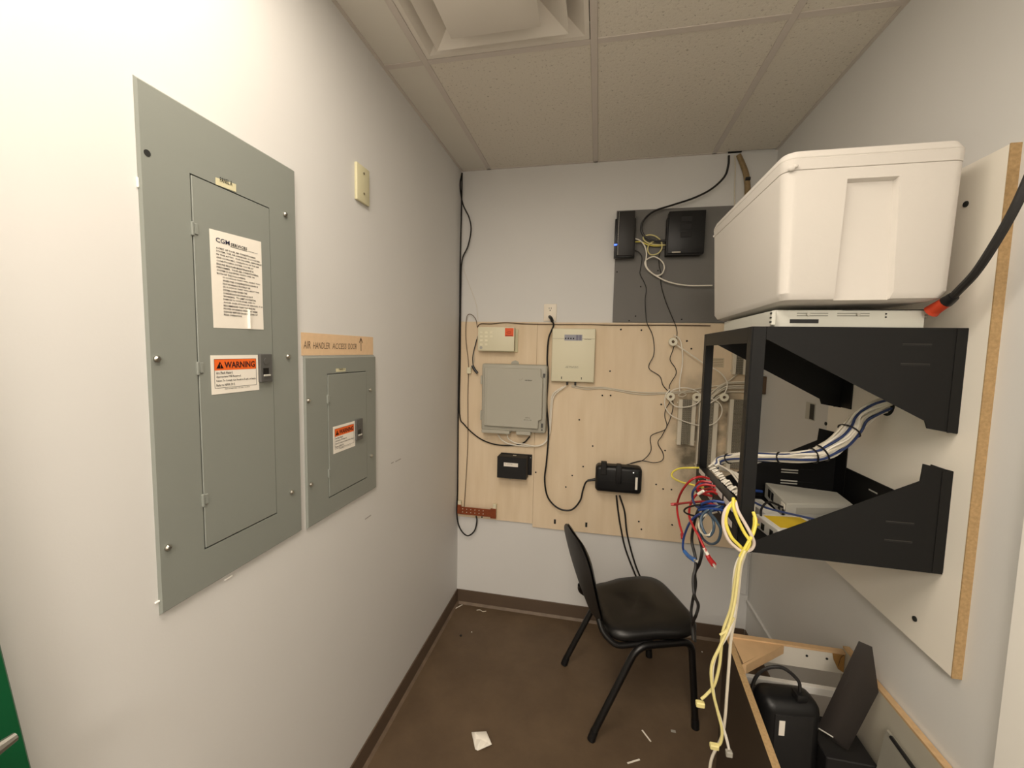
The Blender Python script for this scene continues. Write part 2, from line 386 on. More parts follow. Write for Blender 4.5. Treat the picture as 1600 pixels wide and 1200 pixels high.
b.obj('door_handle', mat('handle_nickel', (176, 174, 166), .35, metal=.9), dr)
struct(MB().box((W-.012, -1.60, 0), (W, -1.432, 2.2), .002, 1).obj('trim_1', M_trim))

# ================================================================== LEFT WALL
def elec_panel(name, label, outer, door, names, hinges, screws, hole=None):
    (y0, y1, z0, z1), (a0, a1, c0, c1) = outer, door
    t = thing(name, label, 'electrical panel', (0, (y0+y1)/2, z0))
    T = .008; b = MB()
    for q in (((0, y0, z0), (T, a0, z1)), ((0, a1, z0), (T, y1, z1)), ((0, a0, z0), (T, a1, c0)), ((0, a0, c1), (T, a1, z1))): b.box(*q)
    bmesh.ops.remove_doubles(b.b, verts=b.b.verts[:], dist=1e-5)
    # sloped outer rim
    e = .006
    for v in b.b.verts:
        if v.co.x > T-1e-4:
            if abs(v.co.y-y0) < 1e-4: v.co.y += .0015
            if abs(v.co.y-y1) < 1e-4: v.co.y -= .0015
            if abs(v.co.z-z0) < 1e-4: v.co.z += e
            if abs(v.co.z-z1) < 1e-4: v.co.z -= e
    b.obj('cover', M_panel, t, ang=20)
    MB().box((0, a0, c0), (.004, a1, c1)).obj('gap_backing', M_gap, t)
    g = .0028
    d = MB().box((.004, a0+g, c0+g), (T+.001, a1-.0012, c1-g), .001, 1).obj('door', M_panel, t)
    for z in hinges:
        MB().box((T-.002, a0-.003, z-.014), (T+.004, a0+.003, z+.014), .0012, 1).box((T-.002, a0+.004, z-.010), (T+.003, a0+.012, z+.012), .001, 1).obj('hinge', M_panel, d)
    for (y, z) in screws:
        s_ = MB().cyl((T-.001, y, z), (T+.003, y, z), .0066, .0066, 14).cyl((T+.003, y, z), (T+.006, y, z), .006, .0035, 14)
        s_.box((T+.0052, y-.0048, z-.0007), (T+.0065, y+.0048, z+.0007)); s_.obj('screw', M_steel, t)
    if hole: MB().cyl((T-.002, *hole), (T+.0006, *hole), .0062, n=12).obj('screw_hole', M_gap, t)
    return t, d, T
def latch(d, y0, y1, z0, z1, T):
    l = MB().box((T, y0, z0), (T+.009, y1, z1), .0015, 1).obj('latch', M_dlatch, d)
    w, h = y1-y0, z1-z0
    # recessed pull
    b = MB().box((T+.0088, y0+w*.2, z0+h*.24), (T+.0094, y0+w*.66, z0+h*.50)); b.obj('latch_recess', M_port, d)
    MB().box((T+.009, y0+w*.2, z0+h*.2), (T+.0125, y0+w*.75, z0+h*.27), .001, 1).obj('latch_lip', M_dev, d)
    MB().cyl((T+.008, (y0+y1)/2-.002, z0+h*.74), (T+.0105, (y0+y1)/2-.002, z0+h*.74), w*.2, n=14).obj('latch_button', M_dlatch, d)
def warning(d, y0, y1, z0, z1, T):
    x = T+.0011; w, h = y1-y0, z1-z0
    l = MB().box((x, y0, z0), (x+.0006, y1, z1)).obj('warning_label', M_white, d)
    x += .0007; Q = lambda u, v: (x, y0+w*u, z0+h*v)
    b = MB()
    for (u0, u1, v0, v1) in ((.06, .94, .155, .163), (.06, .94, .895, .903), (.06, .066, .155, .9), (.934, .94, .155, .9)): b.box(Q(u0, v0), (x+.0002, *Q(u1, v1)[1:]))
    b.obj('label_border', M_black, d)
    MB().box(Q(.066, .615), (x+.0002, *Q(.934, .895)[1:])).obj('label_orange_band', M_orange, d)
    b = MB(); q = [V(Q(.1, .66)), V(Q(.24, .66)), V(Q(.17, .84))]
    for p in q: p.x += .0004
    b.poly(q); b.obj('alert_triangle', M_black, d)
    text('!', V(Q(.165, .672))+XV*.0006, YV, ZV, w*.012, h*.11, M_orange, d)
    text('WARNING', Q(.255, .665), YV, ZV, w*.65, h*.17, mat('print_maroon', (58, 12, 8), .8), d, bold=.03)
    for k, (s_, wd_) in enumerate((('Arc Flash Hazard.', .33), ('Appropriate PPE Required.', .5), ('Failure To Comply Can Result in Death or Injury.', .83), ('Refer to NFPA 70 E.', .37))):
        text(s_, Q(.09, .515-.105*k), YV, ZV, w*wd_, h*.065, M_black, d, res=1)
    text('INDUSTRIES INC. CO. NO. 01-0000', Q(.25, .105), YV, ZV, w*.52, h*.03, M_black, d, res=1)

pA, dA, T = elec_panel('electrical_panel', 'tall grey electrical panel with paper notice and orange warning sticker on door', (-1.810, -1.413, 1.081, 2.096), (-1.716, -1.507, 1.172, 1.964), None,
    [LX(p, .012).z for p in ((296, 355), (306, 576), (317, 783))],
    [tuple(LX(p, .012)[1:]) for p in ((447, 335), (451, 557), (457, 769), (247, 561), (264, 856))], tuple(LX((232, 239), .011)[1:]))
# notice
P = [LX(p, T) for p in ((326, 357), (407, 378), (411, 515), (333, 512))]
x = T+.0012
MB().prism([(x, p.y, p.z) for p in P], (.0005, 0, 0)).obj('paper_notice', M_white, dA)
ny0, ny1, nz1, nz0 = -1.653, P[1].y, P[0].z, P[2].z
yl, nw, nh = P[0].y, P[1].y-P[0].y, P[0].z-P[2].z
def note(s_, u, v, wd_, hh, mm=M_black, sh=0): text(s_, (x+.0006, yl+nw*u, P[0].z-nh*v), YV, ZV, nw*wd_, nh*hh, mm, dA, shear=sh, res=1, bold=.02)
text('CGM', (x+.0006, yl+nw*.10, P[0].z-nh*.115), YV, ZV, nw*.25, nh*.048, mat('print_navy', (20, 22, 60), .8), dA, res=2)
note('SERVICES', .37, .115, .32, .034); MB().box((x+.0004, yl+nw*.365, P[0].z-nh*.126), (x+.0008, yl+nw*.70, P[0].z-nh*.121)).obj('underline', M_black, dA)
note('(813) 247-6000', .71, .125, .2, .012)
L1 = ['A PART OF YOUR AIR CONDITIONING', 'SYSTEM, THE AIR HANDLER, IS LOCATED', 'IN THE ATTIC.  FOR PROPER, EFFICIENT,', 'AND ECONOMIC, OPERATION OF THE AIR', 'CONDITIONING SYSTEM, YOU MUST', 'ENSURE REGULAR MAINTENANCE IS', 'PERFORMED.  YOUR AIR CONDITIONING', 'SYSTEM IS EQUIPPED WITH ONE OR', 'BOTH OF THE FOLLOWING:']
L2 = ['(1) A DEVICE THAT WILL ALERT YOU', 'WHEN THE CONDENSATION DRAIN IS', 'NOT WORKING PROPERLY OR', '(2) A DEVICE THAT WILL SHUT THE', 'SYSTEM DOWN WHEN THE', 'CONDENSATION DRAIN IS NOT', 'WORKING.  TO LIMIT POTENTIAL', 'DAMAGE TO YOUR HOME, AND TO', 'AVOID DISRUPTION OF SERVICE, IT IS', 'RECOMMENDED THAT YOU ENSURE', 'PROPER WORKING ORDER OF THESE', 'DEVICES BEFORE EACH SEASON OF', 'PEAK OPERATION.']
for k, s_ in enumerate(L1): note(s_, .10, .185+.033*k, .0245*len(s_), .0195)
for k, s_ in enumerate(L2): note(s_, .20, .185+.033*(9+k), .0232*len(s_), .0195)
# curled tear strip at the bottom of the notice
MB().prism([(x+.0005, yl+nw*.66, P[3].z+.003), (x+.006, yl+nw*.68, P[3].z+.003), (x+.0005, yl+nw*.70, P[3].z+.003)], (0, 0, nh*.22)).obj('paper_crease', M_white, dA)
q = [LX(p, T+.001) for p in ((337, 277), (369, 288), (369, 300), (337, 288))]
MB().prism([(T+.0004, v.y, v.z) for v in q], (.0006, 0, 0)).obj('name_tag', M_ivory, pA)
aw = q[1]-q[0]; aw.x = 0
text('PANEL A', V((T+.001, q[3].y, q[3].z))+aw*.2+ZV*.0085, aw.normalized(), ZV, aw.length*.6, .010, M_black, pA)
q = [LX(p, T+.001) for p in ((328, 555), (403, 555), (405, 609), (331, 617))]
warning(dA, (q[0].y+q[3].y)/2, (q[1].y+q[2].y)/2, (q[2].z+q[3].z)/2, (q[0].z+q[1].z)/2, T)
q = [LX(p, T+.006) for p in ((405, 553), (424, 553), (424, 596))]
latch(dA, q[0].y, q[1].y, q[2].z, q[0].z, T)
for (px, py, w_, h_) in ((214, 285, .004, .018), (246, 940, .012, .004), (356, 903, .022, .004)):
    c = LX((px, py), .0); MB().box((0, c.y-w_/2, c.z-h_/2), (.003, c.y+w_/2, c.z+h_/2), .001, 1).obj('plaster_chip', M_trim, pA)

pB, dB, T = elec_panel('electrical_panel', 'smaller grey electrical panel under the handwritten masking tape strip', (-1.386, -.998, 1.075, 1.590), (-1.288, -1.064, 1.137, 1.534), None,
    [LX(p, .012).z for p in ((508, 625), (510, 742))],
    [tuple(LX(p, .012)[1:]) for p in ((483, 626), (487, 757), (579, 609), (581, 712))])
q = [LX(p, T+.001) for p in ((525, 576), (540, 580))]
MB().box((T+.0004, q[0].y, q[1].z), (T+.001, q[1].y, q[0].z)).obj('name_tag', M_ivory, pB)
text('PANEL B', (T+.001, q[0].y+.015, q[1].z+.004), YV, ZV, .03, .007, M_black, pB, res=1)
q = [LX(p, T+.001) for p in ((520, 667), (554, 658), (555, 697), (521, 709))]
warning(dB, (q[0].y+q[3].y)/2, (q[1].y+q[2].y)/2, (q[2].z+q[3].z)/2, (q[0].z+q[1].z)/2, T)
q = [LX(p, T+.006) for p in ((556, 656), (566, 654), (566, 685))]
latch(dB, q[0].y, q[1].y, q[2].z, q[0].z, T)
# masking tape strip
q = [LX(p, .001) for p in ((471, 529), (583, 535), (583, 555), (471, 555))]
tp = thing('tape_strip', 'tan masking tape strip with handwritten air handler note', 'tape', (0, -1.19, 1.6))
MB().box((.0004, -1.392, 1.592), (.0014, -1.004, 1.658)).obj('tape', M_tape, tp)
M_ink = mat('ink_brown', (86, 66, 50), .8)
for s_, p0, p1, hh in (('AIR', (474, 546), (485, 538), .022), ('HANDLER', (489, 547), (515, 540), .019), ('ACCESS', (519, 546), (541, 540), .018), ('DOOR', (544, 546), (557, 540), .019)):
    a, c = LX(p0, .0014), LX(p1, .0014); text(s_, (.0014, a.y, 1.612), YV, ZV, c.y-a.y, hh, M_ink, tp, shear=.15, bold=-.005)
c = LX((564, 548), .0014).y
MB().box((.0014, c-.0015, 1.606), (.0018, c+.0015, 1.650)).prism([(.0014, c-.012, 1.636), (.0014, c, 1.654), (.0014, c, 1.648), (.0014, c-.010, 1.634)], (.0004, 0, 0)).prism([(.0014, c+.012, 1.636), (.0014, c, 1.654), (.0014, c, 1.648), (.0014, c+.010, 1.634)], (.0004, 0, 0)).obj('arrow', M_ink, tp)
# blank wall plate
bp_ = thing('wall_plate', 'ivory blank cover plate high on the left wall', 'wall plate', (0, -1.075, 2.12))
MB().box((0, -1.116, 2.122), (.011, -1.036, 2.246), .003, 2).obj('plate', M_ivory, bp_)
for z in (2.154, 2.222): MB().cyl((.010, -1.074, z), (.0125, -1.074, z), .0042, n=10).obj('screw', mat('screw_dull', (110, 102, 76), .5), bp_)
# scuffs on the left wall
for k, (px, py, ln) in enumerate(((622, 719, .05), (575, 808, .04), (613, 723, .02))):
    c = LX((px, py), 0); MB().box((0.0002, c.y-ln/2, c.z-.002), (.0008, c.y+ln/2, c.z+.002)).obj('scuff', mat('scuff_grey', (168, 164, 160), .8), bpy.data.objects['wall_left'])

# ================================================================== BACK WALL
PT = .016                                  # plywood front at y = -PT
ply1 = tag(MB().box((.001, -PT+.001, .576), (.4795, -.0005, 1.787), .001, 1).obj('plywood_board', M_ply), 'left sheet of tan plywood backboard behind the grey enclosure', 'plywood')
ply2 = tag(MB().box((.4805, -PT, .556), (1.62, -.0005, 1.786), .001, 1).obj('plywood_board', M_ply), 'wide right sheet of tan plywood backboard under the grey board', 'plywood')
for (px, py) in ((753, 808), (867, 815), (916, 818), (1002, 827), (998, 815), (884, 761), (894, 743), (905, 656), (954, 618), (941, 618), (970, 515), (1002, 516), (1073, 533), (1033, 632), (1025, 757), (1036, 764), (1049, 765), (1050, 820), (1039, 704), (911, 729), (926, 697), (1080, 545), (953, 580), (837, 738)):
    c = BY((px, py), -PT); pp = ply1 if c.x < .48 else ply2
    MB().cyl((c.x, -PT+.002, c.z), (c.x+.001, -PT-.004, c.z+.001), .005, .0042, 8).obj('nail_head', M_gap, pp)
for (px, py) in ((867, 815), (916, 820)):
    c = BY((px, py), -PT); MB().box((c.x-.006, -PT-.0006, c.z-.014), (c.x+.006, -PT+.001, c.z+.014), .0002, 1).obj('slot_mark', M_gap, ply2)
gb = tag(MB().box((.905, -.012, 1.79), (1.50, -.0005, 2.398), .001, 1).obj('grey_backboard', M_greyb), 'square dark grey painted board holding the two black routers', 'board')
for (px, py) in ((964, 425), (993, 494), (1001, 448), (1028, 423), (1065, 499), (983, 501)):
    c = BY((px, py), -.012); MB().cyl((c.x, -.011, c.z), (c.x, -.015, c.z), .004, .004, 8).obj('screw', M_gap, gb)

# outlet with plug
def face_box(tl, br, y): a, c = BY(tl, y), BY(br, y); return a.x, c.x, c.z, a.z
M_out = mat('outlet_white', (240, 230, 212), .4)
ou = thing('wall_outlet', 'cream duplex wall outlet just above the plywood', 'outlet', BY((859, 488), 0))
x0, x1, z0, z1 = face_box((850, 475), (869, 503), -.006)
MB().box((x0, -.007, z0+.004), (x1, 0, z1), .002, 2).obj('cover_plate', M_out, ou)
xc = (x0+x1)/2; zc = z1-.028
MB().cyl((xc, -.006, zc), (xc, -.0085, zc), .015, n=18).obj('receptacle', M_out, ou); MB().cyl((xc, -.006, zc-.039), (xc, -.0085, zc-.039), .015, n=18).obj('receptacle', M_out, ou)
MB().box((xc-.007, -.0092, zc-.001), (xc-.0045, -.008, zc+.008)).box((xc+.0045, -.0092, zc-.001), (xc+.007, -.008, zc+.008)).cyl((xc, -.008, zc-.009), (xc, -.0092, zc-.009), .0032, n=8).obj('slots', M_gap, ou)

# alarm box
al = thing('alarm_box', 'small cream alarm control box with orange-red sticker', 'alarm box', BY((775, 548), 0))
x0, x1, z0, z1 = face_box((747, 511), (803, 549), -.075)
MB().box((x0, -.075, z0), (x1, -.062, z1), .002, 2).obj('front_cover', M_boxw, al)
MB().box((x0+.004, -.062, z0+.004), (x1-.004, -.028, z1-.003)).obj('housing', mat('housing_tan', (140, 124, 100), .6), al)
MB().box((x0+.012, -.028, z0-.004), (x1+.012, -PT-.0003, z1-.008), .002, 1).obj('back_plate', M_ivory, al)
s0, s1, s2, s3 = face_box((788, 511), (803, 526), -.0765); w_ = s1-s0
MB().box((x1-.055, -.0757, z1-.052), (x1-.004, -.0745, z1-.004)).obj('orange_sticker', mat('sticker_red', (232, 92, 42), .55), al)
b = MB()
for zz, u0, u1 in ((.014, .12, .8), (.0, .08, .9), (.0, .2, .5)): pass
b.tube([(x1-.045, -.0762, z1-.03), (x1-.03, -.0762, z1-.024), (x1-.018, -.0762, z1-.027)], .001, 5).tube([(x1-.042, -.0762, z1-.036), (x1-.02, -.0762, z1-.033)], .001, 5).obj('sticker_mark', mat('sticker_dark', (150, 40, 20), .6), al)
MB().box((x1-.050, -.0764, z1-.050), (x1-.010, -.0756, z1-.046)).obj('sticker_line', mat('sticker_dark', (150, 40, 20)), al)
MB().cyl((x0+.02, -.074, z0+.018), (x0+.02, -.0775, z0+.018), .0085, n=14).obj('key_lock', M_steel, al)
random.seed(3)
for r_ in range(4):
    for k in range(3 if r_ < 2 else 2):
        MB().box((x0+.012+k*.03, -.0762, z1-.036-r_*.0235), (x0+.012+k*.03+.018, -.0748, z1-.024-r_*.0235), .0005, 1).obj('indicator_window', mat('indicator_pale', (240, 234, 206), .3), al)

# grey enclosure
en = thing('utility_enclosure', 'large grey wall enclosure with hinged lid on the left plywood sheet', 'enclosure', BY((805, 680), 0))
x0, x1, z0, z1 = face_box((753, 568), (852, 678), -.085)
MB().box((x0, -.085, z0), (x1, -PT-.0003, z1), .012, 3).obj('base_box', M_enc, en)
l0, l1, m0, m1 = face_box((757, 574), (846, 670), -.108)
b = MB(); lw = l1-l0; lh = m1-m0
pl = [(l0, m0), (l1-.02, m0-.004), (l1-.02, m0+.045), (l1, m0+.052), (l1, m1-.052), (l1-.012, m1-.046), (l1-.012, m1), (l0, m1)]
lid = b.prism([(u, -.085, v) for u, v in pl], (0, -.023, 0), .003).obj('lid', M_enc, en)
MB().box((l0+.004, -.11, m0+.01), (l0+.016, -.1075, m1-.01), .001, 1).obj('lid_ridge', M_enc, en)
for (zz, hh) in ((m1-.075, .05), (m0+.055, .055)): MB().box((x0-.007, -.085, zz-hh/2), (x0+.003, -.055, zz+hh/2), .002, 1).obj('hinge', M_enc, en)
for u0, u1 in ((.02, .46), (.56, .78)): MB().box((x0+(x1-x0)*u0, -.1, z0-.012), (x0+(x1-x0)*u1, -.04, z0+.008), .002, 1).obj('cable_lip', M_enc, en)
MB().cyl((x1-.02, -.084, z0+.022), (x1-.02, -.089, z0+.022), .005, n=10).box((x1-.026, -.091, z0+.035), (x1-.014, -.085, z0+.06), .002, 1).obj('latch', M_dlatch, en)
MB().cyl((x1-.016, -.084, z1-.065), (x1-.016, -.091, z1-.065), .007, n=10).box((x1-.022, -.091, z1-.062), (x1-.008, -.085, z1-.048), .002, 1).obj('latch', M_dlatch, en)
MB().prism([(x0+.16, -PT-.0003, z1-.004), (x0+.165, -PT-.0003, z1+.014), (x0+.185, -PT-.0003, z1+.022), (x0+.205, -PT-.0003, z1+.014), (x0+.21, -PT-.0003, z1-.004)], (0, -.004, 0)).obj('mounting_ear', M_enc, en)
text('verizon', (l0+lw*.70, -.108, m1-lh*.205), XV, ZV, lw*.12, lh*.022, M_black, en)
MB().tube([(l0+lw*.60, -.1085, m1-lh*.19), (l0+lw*.625, -.1085, m1-lh*.20), (l0+lw*.665, -.1085, m1-lh*.165)], .0007, 4).obj('logo_check', mat('print_grey', (140, 134, 122), .8), en)
text('CAUTION', (l0+lw*.72, -.108, m0+lh*.165), XV, ZV, lw*.08, lh*.014, M_black, en, res=1); text('NETWORK UNIT', (l0+lw*.70, -.108, m0+lh*.13), XV, ZV, lw*.13, lh*.012, M_black, en, res=1)

# white battery box
wb = thing('battery_backup_box', 'cream wall box with row of black indicators, right of the outlet cord', 'wall box', BY((895, 598), 0))
x0, x1, z0, z1 = face_box((863, 513), (928, 598), -.055)
MB().box((x0, -.055, z0), (x1, -PT-.0003, z1), .006, 3).obj('housing', M_boxw, wb)
MB().box((x0+.004, -.0556, z1-.0585), (x1-.004, -.0545, z1-.0565)).obj('seam', mat('seam_tan', (170, 162, 136), .6), wb)
h_, w_ = z1-z0, x1-x0
MB().box((x0+w_*.29, -.0558, z1-h_*.225), (x0+w_*.70, -.0548, z1-h_*.115)).obj('display_strip', M_purpl, wb)
for k in range(4): MB().cyl((x0+w_*(.32+.06*k), -.0555, z1-h_*.185), (x0+w_*(.32+.06*k), -.0568, z1-h_*.185), .0042, n=8).obj('indicator', M_black, wb)
for k in range(2): MB().box((x0+w_*(.56+.07*k), -.0566, z1-h_*.215), (x0+w_*(.61+.07*k), -.0556, z1-h_*.12), .0003, 1).obj('button', mat('button_violet', (116, 114, 134), .5), wb)
text('verizon', (x0+w_*.75, -.055, z1-h_*.205), XV, ZV, w_*.15, h_*.016, M_black, wb)
text('BATTERY BACKUP', (x0+w_*.35, -.055, z0+h_*.285), XV, ZV, w_*.28, h_*.012, M_black, wb, res=1); text('UNIT POWER SUPPLY', (x0+w_*.33, -.055, z0+h_*.262), XV, ZV, w_*.31, h_*.012, M_black, wb, res=1)
for u in (.24, .70): MB().box((x0+w_*u, -.0558, z0+h_*.05), (x0+w_*u+.004, -.0545, z0+h_*.095)).obj('slot', M_black, wb)
for u in (.36, .55): MB().box((x0+w_*u, -.045, z0-.02), (x0+w_*u+.010, -.028, z0+.002), .001, 1).obj('connector', M_blk, wb)

# black transformer box
tf = thing('transformer_box', 'small black metal transformer box with white label, lower left on the plywood', 'transformer', BY((805, 750), 0))
x0, x1, z0, z1 = face_box((777, 713), (822, 750), -.1)
MB().box((x0, -.1, z0), (x1, -.03, z1), .002, 1).obj('housing', M_blk2, tf)
MB().box((x0+.004, -.03, z0+.01), (x1+.02, -PT-.0003, z1+.004), .001, 1).obj('bracket', M_blk2, tf)
MB().cyl((x1+.013, -.03, z1-.012), (x1+.013, -.033, z1-.012), .003, n=8).obj('screw', M_steel, tf)
MB().box((x0+.04, -.1008, z0+.072), (x1-.05, -.0998, z0+.094)).obj('label', M_white, tf)
text('UL LISTED', (x0+.044, -.101, z0+.084), XV, ZV, .05, .006, mat('print_grey', (140, 134, 122)), tf, res=1)
MB().box((x0+.085, -.06, z1-.001), (x0+.105, -.045, z1+.001)).obj('top_label', M_cgry, tf)
MB().cyl((x0+.075, -.07, z0+.002), (x0+.072, -.072, z0-.012), .007, .006, n=10).obj('conduit_nut', M_steel, tf)

# copper ground bar
gr = thing('ground_bar', 'copper coloured grounding bar on white standoffs in the corner', 'ground bar', BY((743, 800), 0))
a, c = BY((714, 792), -.05), BY((775, 800), -.05)
x0, x1, zt, zb = a.x+.004, c.x, BY((740, 793), -.05).z, BY((740, 805), -.05).z
MB().box((x0+.012, -.053, zb), (x1-.02, -.047, zt-.002), .001, 1).box((x1-.034, -.056, zb-.006), (x1, -.044, zt+.004), .001, 1).box((x0, -.056, zb+.002), (x0+.022, -.044, zt+.008), .001, 1).obj('bar', M_copper, gr)
for k in range(6):
    for zz in (.32, .72):
        xx = x0+.034+k*.0262; MB().cyl((xx, -.0525, zb+(zt-zb)*zz), (xx, -.0545, zb+(zt-zb)*zz), .0028, n=7).obj('bar_screw', M_cgry, gr)
for xx in (x0+.008, x1-.012):
    MB().box((xx-.010, -.044, zb+.004), (xx+.010, -PT-.0003, zt+.028), .002, 1).obj('standoff', M_boxw, gr)

# wall UPS
def ups(root, w, h, d, label_part=True):
    """rounded battery backup in local coords: width x, height z, depth toward -y"""
    MB().box((-w/2, -d, 0), (w/2, 0, h), .022, 4).obj('housing', M_blk, root, local=True)
    MB().box((-w/2+.035, -d*.9, h-.004), (w/2-.04, -d*.45, h+.002), .002, 1).obj('top_ridge', M_blk2, root, local=True)
    MB().box((w/2-.036, -d-.0008, h*.2), (w/2-.024, -d+.0004, h*.66)).obj('side_label', M_white, root, local=True)
    MB().box((-w*.36, -d-.002, h*.44), (w*.32, -d+.001, h*.47), .0006, 1).obj('groove', M_port, root, local=True)
u1 = thing('battery_backup', 'black rounded battery backup with two plugs, mounted on the plywood', 'battery backup', (.968, -PT-.0005, .838))
ups(u1, .252, .150, .088)
MB().box((-.098, -.108, .104), (-.066, -.07, .175), .003, 1).obj('power_adapter', M_blk2, u1, local=True)
MB().box((-.015, -.112, .06), (.014, -.07, .168), .006, 2).obj('power_adapter', M_blk2, u1, local=True)
MB().cyl((.078, -.088, .124), (.078, -.0895, .124), .003, n=8).obj('status_light', mat('led_white', (250, 250, 240), .4, emit=((255, 255, 250), .8)), u1, local=True)
MB().cyl((.098, -.087, .124), (.098, -.0888, .124), .006, n=10).obj('power_button', mat('button_green', (22, 40, 30), .5), u1, local=True)

# two routers
r1 = thing('router', 'slim dark standing router with small blue light, left on grey board', 'router', BY((976, 400), 0))
x0, x1, z0, z1 = face_box((965, 330), (990, 399), -.085)
MB().box((x0, -.085, z0), (x1, -.012-.0003, z1), .004, 2).obj('housing', M_dk, r1)
MB().box((x0-.010, -.075, z0-.006), (x1+.006, -.03, z1-.035), .003, 2).obj('stand_shell', M_blk, r1)
MB().box((x0+.008, -.0858, z0+.004), (x0+.0095, -.0845, z1-.004)).obj('trim_line', M_dev, r1)
MB().box((x0-.0108, -.072, z0+.056), (x0+.004, -.0865, z0+.062)).obj('blue_light', M_led, r1)
for k in range(4): MB().box((x0+.006, -.0858, z0+.075+.012*k), (x0+.0095, -.0845, z0+.078+.012*k)).obj('light_dot', M_dev, r1)
r2 = thing('router', 'wide black slab router on the right of the grey board', 'router', BY((1072, 396), 0))
x0, x1, z0, z1 = face_box((1046, 330), (1100, 396), -.07)
MB().box((x0, -.07, z0+.004), (x1, -.012-.0003, z1), .003, 2).obj('housing', M_blk, r2)
MB().box((x0-.008, -.062, z0-.004), (x1-.012, -.02, z1-.03), .003, 2).obj('stand_shell', M_blk2, r2)
MB().box((x0+.022, -.0706, z0+.008), (x0+.066, -.0695, z0+.013)).obj('label', M_cgry, r2)
for k in range(3): MB().box((x0+.06, -.0708, z0+.085+.04*k), (x0+.115, -.0698, z0+.112+.04*k), .001, 1).obj('relief_panel', M_blk2, r2)

# punch-down blocks
def punch(tl, br, label, y0=-PT, pins=True, d=.03, rows=22):
    x0, x1, z0, z1 = face_box(tl, br, y0-d); t = thing('punch_block', label, 'wiring block', ((x0+x1)/2, y0, z0), 0, None)
    w = x1-x0
    for u0, u1 in ((0, .22), (.70, .92)): MB().box((x0+w*u0, y0-d, z0), (x0+w*u1, y0-.0003, z1), .002, 1).obj('side_rail', M_cgry, t)
    MB().box((x0+w*.2, y0-d*.75, z0+.004), (x0+w*.72, y0-.0003, z1-.002)).obj('pin_base', M_blockp, t)
    b = MB(); random.seed(5)
    for i in range(rows):
        z = z0+.008+(z1-z0-.016)*i/(rows-1)
        for u in (.27, .38, .5, .61): b.box((x0+w*u, y0-d*1.02, z-.0016), (x0+w*u+.003, y0-d*.7, z+.0016))
    b.obj('contact_pins', mat('pin_light', (172, 166, 148), .35, metal=.5), t, kind='stuff')
    for q in (0, 1):
        for zz in (z0+.02, z1-.02): MB().box((x0-.004+w*q*.94, y0-.012, zz-.004), (x0+.006+w*q*.94, y0-.0003, zz+.004), .001, 1).obj('mounting_tab', M_cgry, t)
    return t
punch((1061, 624), (1087, 697), 'punch-down wiring block left of the rack\'s far post')
punch((1093, 628), (1120, 735), 'punch-down wiring block right behind the rack\'s far post')
punch((1141, 624), (1164, 735), 'punch-down wiring block seen beside the rack\'s near post')
punch((1147, 548), (1168, 586), 'short punch-down block up under the rack\'s top corner', rows=10)
pc = tag(MB().box((BY((1112, 572), -PT).x, -PT-.001, BY((1112, 574), -PT).z), (BY((1131, 572), -PT).x, -PT-.0002, BY((1112, 559), -PT).z)).obj('tally_card', mat('card_tan', (206, 190, 160), .8)), 'small tan card with ruled lines above the cable spools', 'card')
cx0, cz0 = BY((1112, 574), -PT).x, BY((1112, 574), -PT).z
b = MB()
for k in range(5): b.box((cx0+.004, -PT-.0016, cz0+.008+k*.009), (cx0+.055, -PT-.0009, cz0+.0095+k*.009))
b.obj('ruled_lines', M_ink, pc)

# spools
for (px, py, lab) in ((1052, 534, 'white cable spool alone at top under the grey board'), (1048, 620, 'white cable spool leftmost of the lower row of three'), (1089, 621, 'white cable spool half hidden by the rack\'s far post'), (1132, 621, 'white cable spool seen through the open rack frame')):
    c = BY((px, py), -.06); t = thing('cable_spool', lab, 'cable spool', (c.x, -PT, c.z))
    MB().ring((c.x, -.048, c.z), (0, -1, 0), .023, .008, .013).obj('flange', M_nylon, t)
    MB().cyl((c.x, -PT-.0003, c.z), (c.x, -.048, c.z), .011, n=14).obj('stem', M_nylon, t)
    MB().cyl((c.x, -.048, c.z), (c.x, -.052, c.z), .008, n=10).obj('screw', M_cbrn, t)

# brown torn streak and white strip in the back right corner
tn = tag(MB().tube([BY(p, -.012) for p in ((1154, 242), (1160, 256), (1166, 274), (1168, 300), (1166, 330))], (.012, .016), 9, 5).obj('brown_hose', M_torn), 'brown fuzzy hose dropping from the ceiling hole behind the foam box', 'hose')
c = BY((1168, 280), -.02); tag(MB().box(c+V((-.012, -.012, -.008)), c+V((.012, .004, .008)), .002, 1).obj('hose_clip', M_blk), 'small black clip on the brown hose near the ceiling', 'clip')
tag(MB().box((1.458, -.012, H-.0015), (1.522, -.001, H+.03)).obj('ceiling_gap', M_gap), 'dark ragged hole where cables enter at the ceiling edge', 'hole')
rw = tag(MB().box((BY((1157, 900), 0).x, -.014, .30), (BY((1164, 900), 0).x+.008, 0, .54), .002, 1).obj('cable_raceway', M_wall), 'short vertical white raceway in the back right corner', 'raceway')
rw2 = tag(MB().box((W-.012, -.40, .262), (W, -.02, .274), .002, 1).obj('cable_raceway', M_wall), 'thin white raceway along the foot of the right wall', 'raceway')
# low voltage slot on the right wall
wp = thing('wall_slot', 'small open wall jack slot between the rack\'s far arms', 'wall jack', (W, -.53, 1.37))
a, c = LX((1262, 628), W), LX((1272, 658), W)
MB().box((W-.003, c.y-.004, c.z), (W, a.y+.006, a.z), .001, 1).obj('jack_frame', M_dev, wp); MB().box((W-.0036, c.y-.002, c.z+.004), (W-.002, (a.y+c.y)/2+.002, a.z-.004)).obj('opening', M_port, wp)

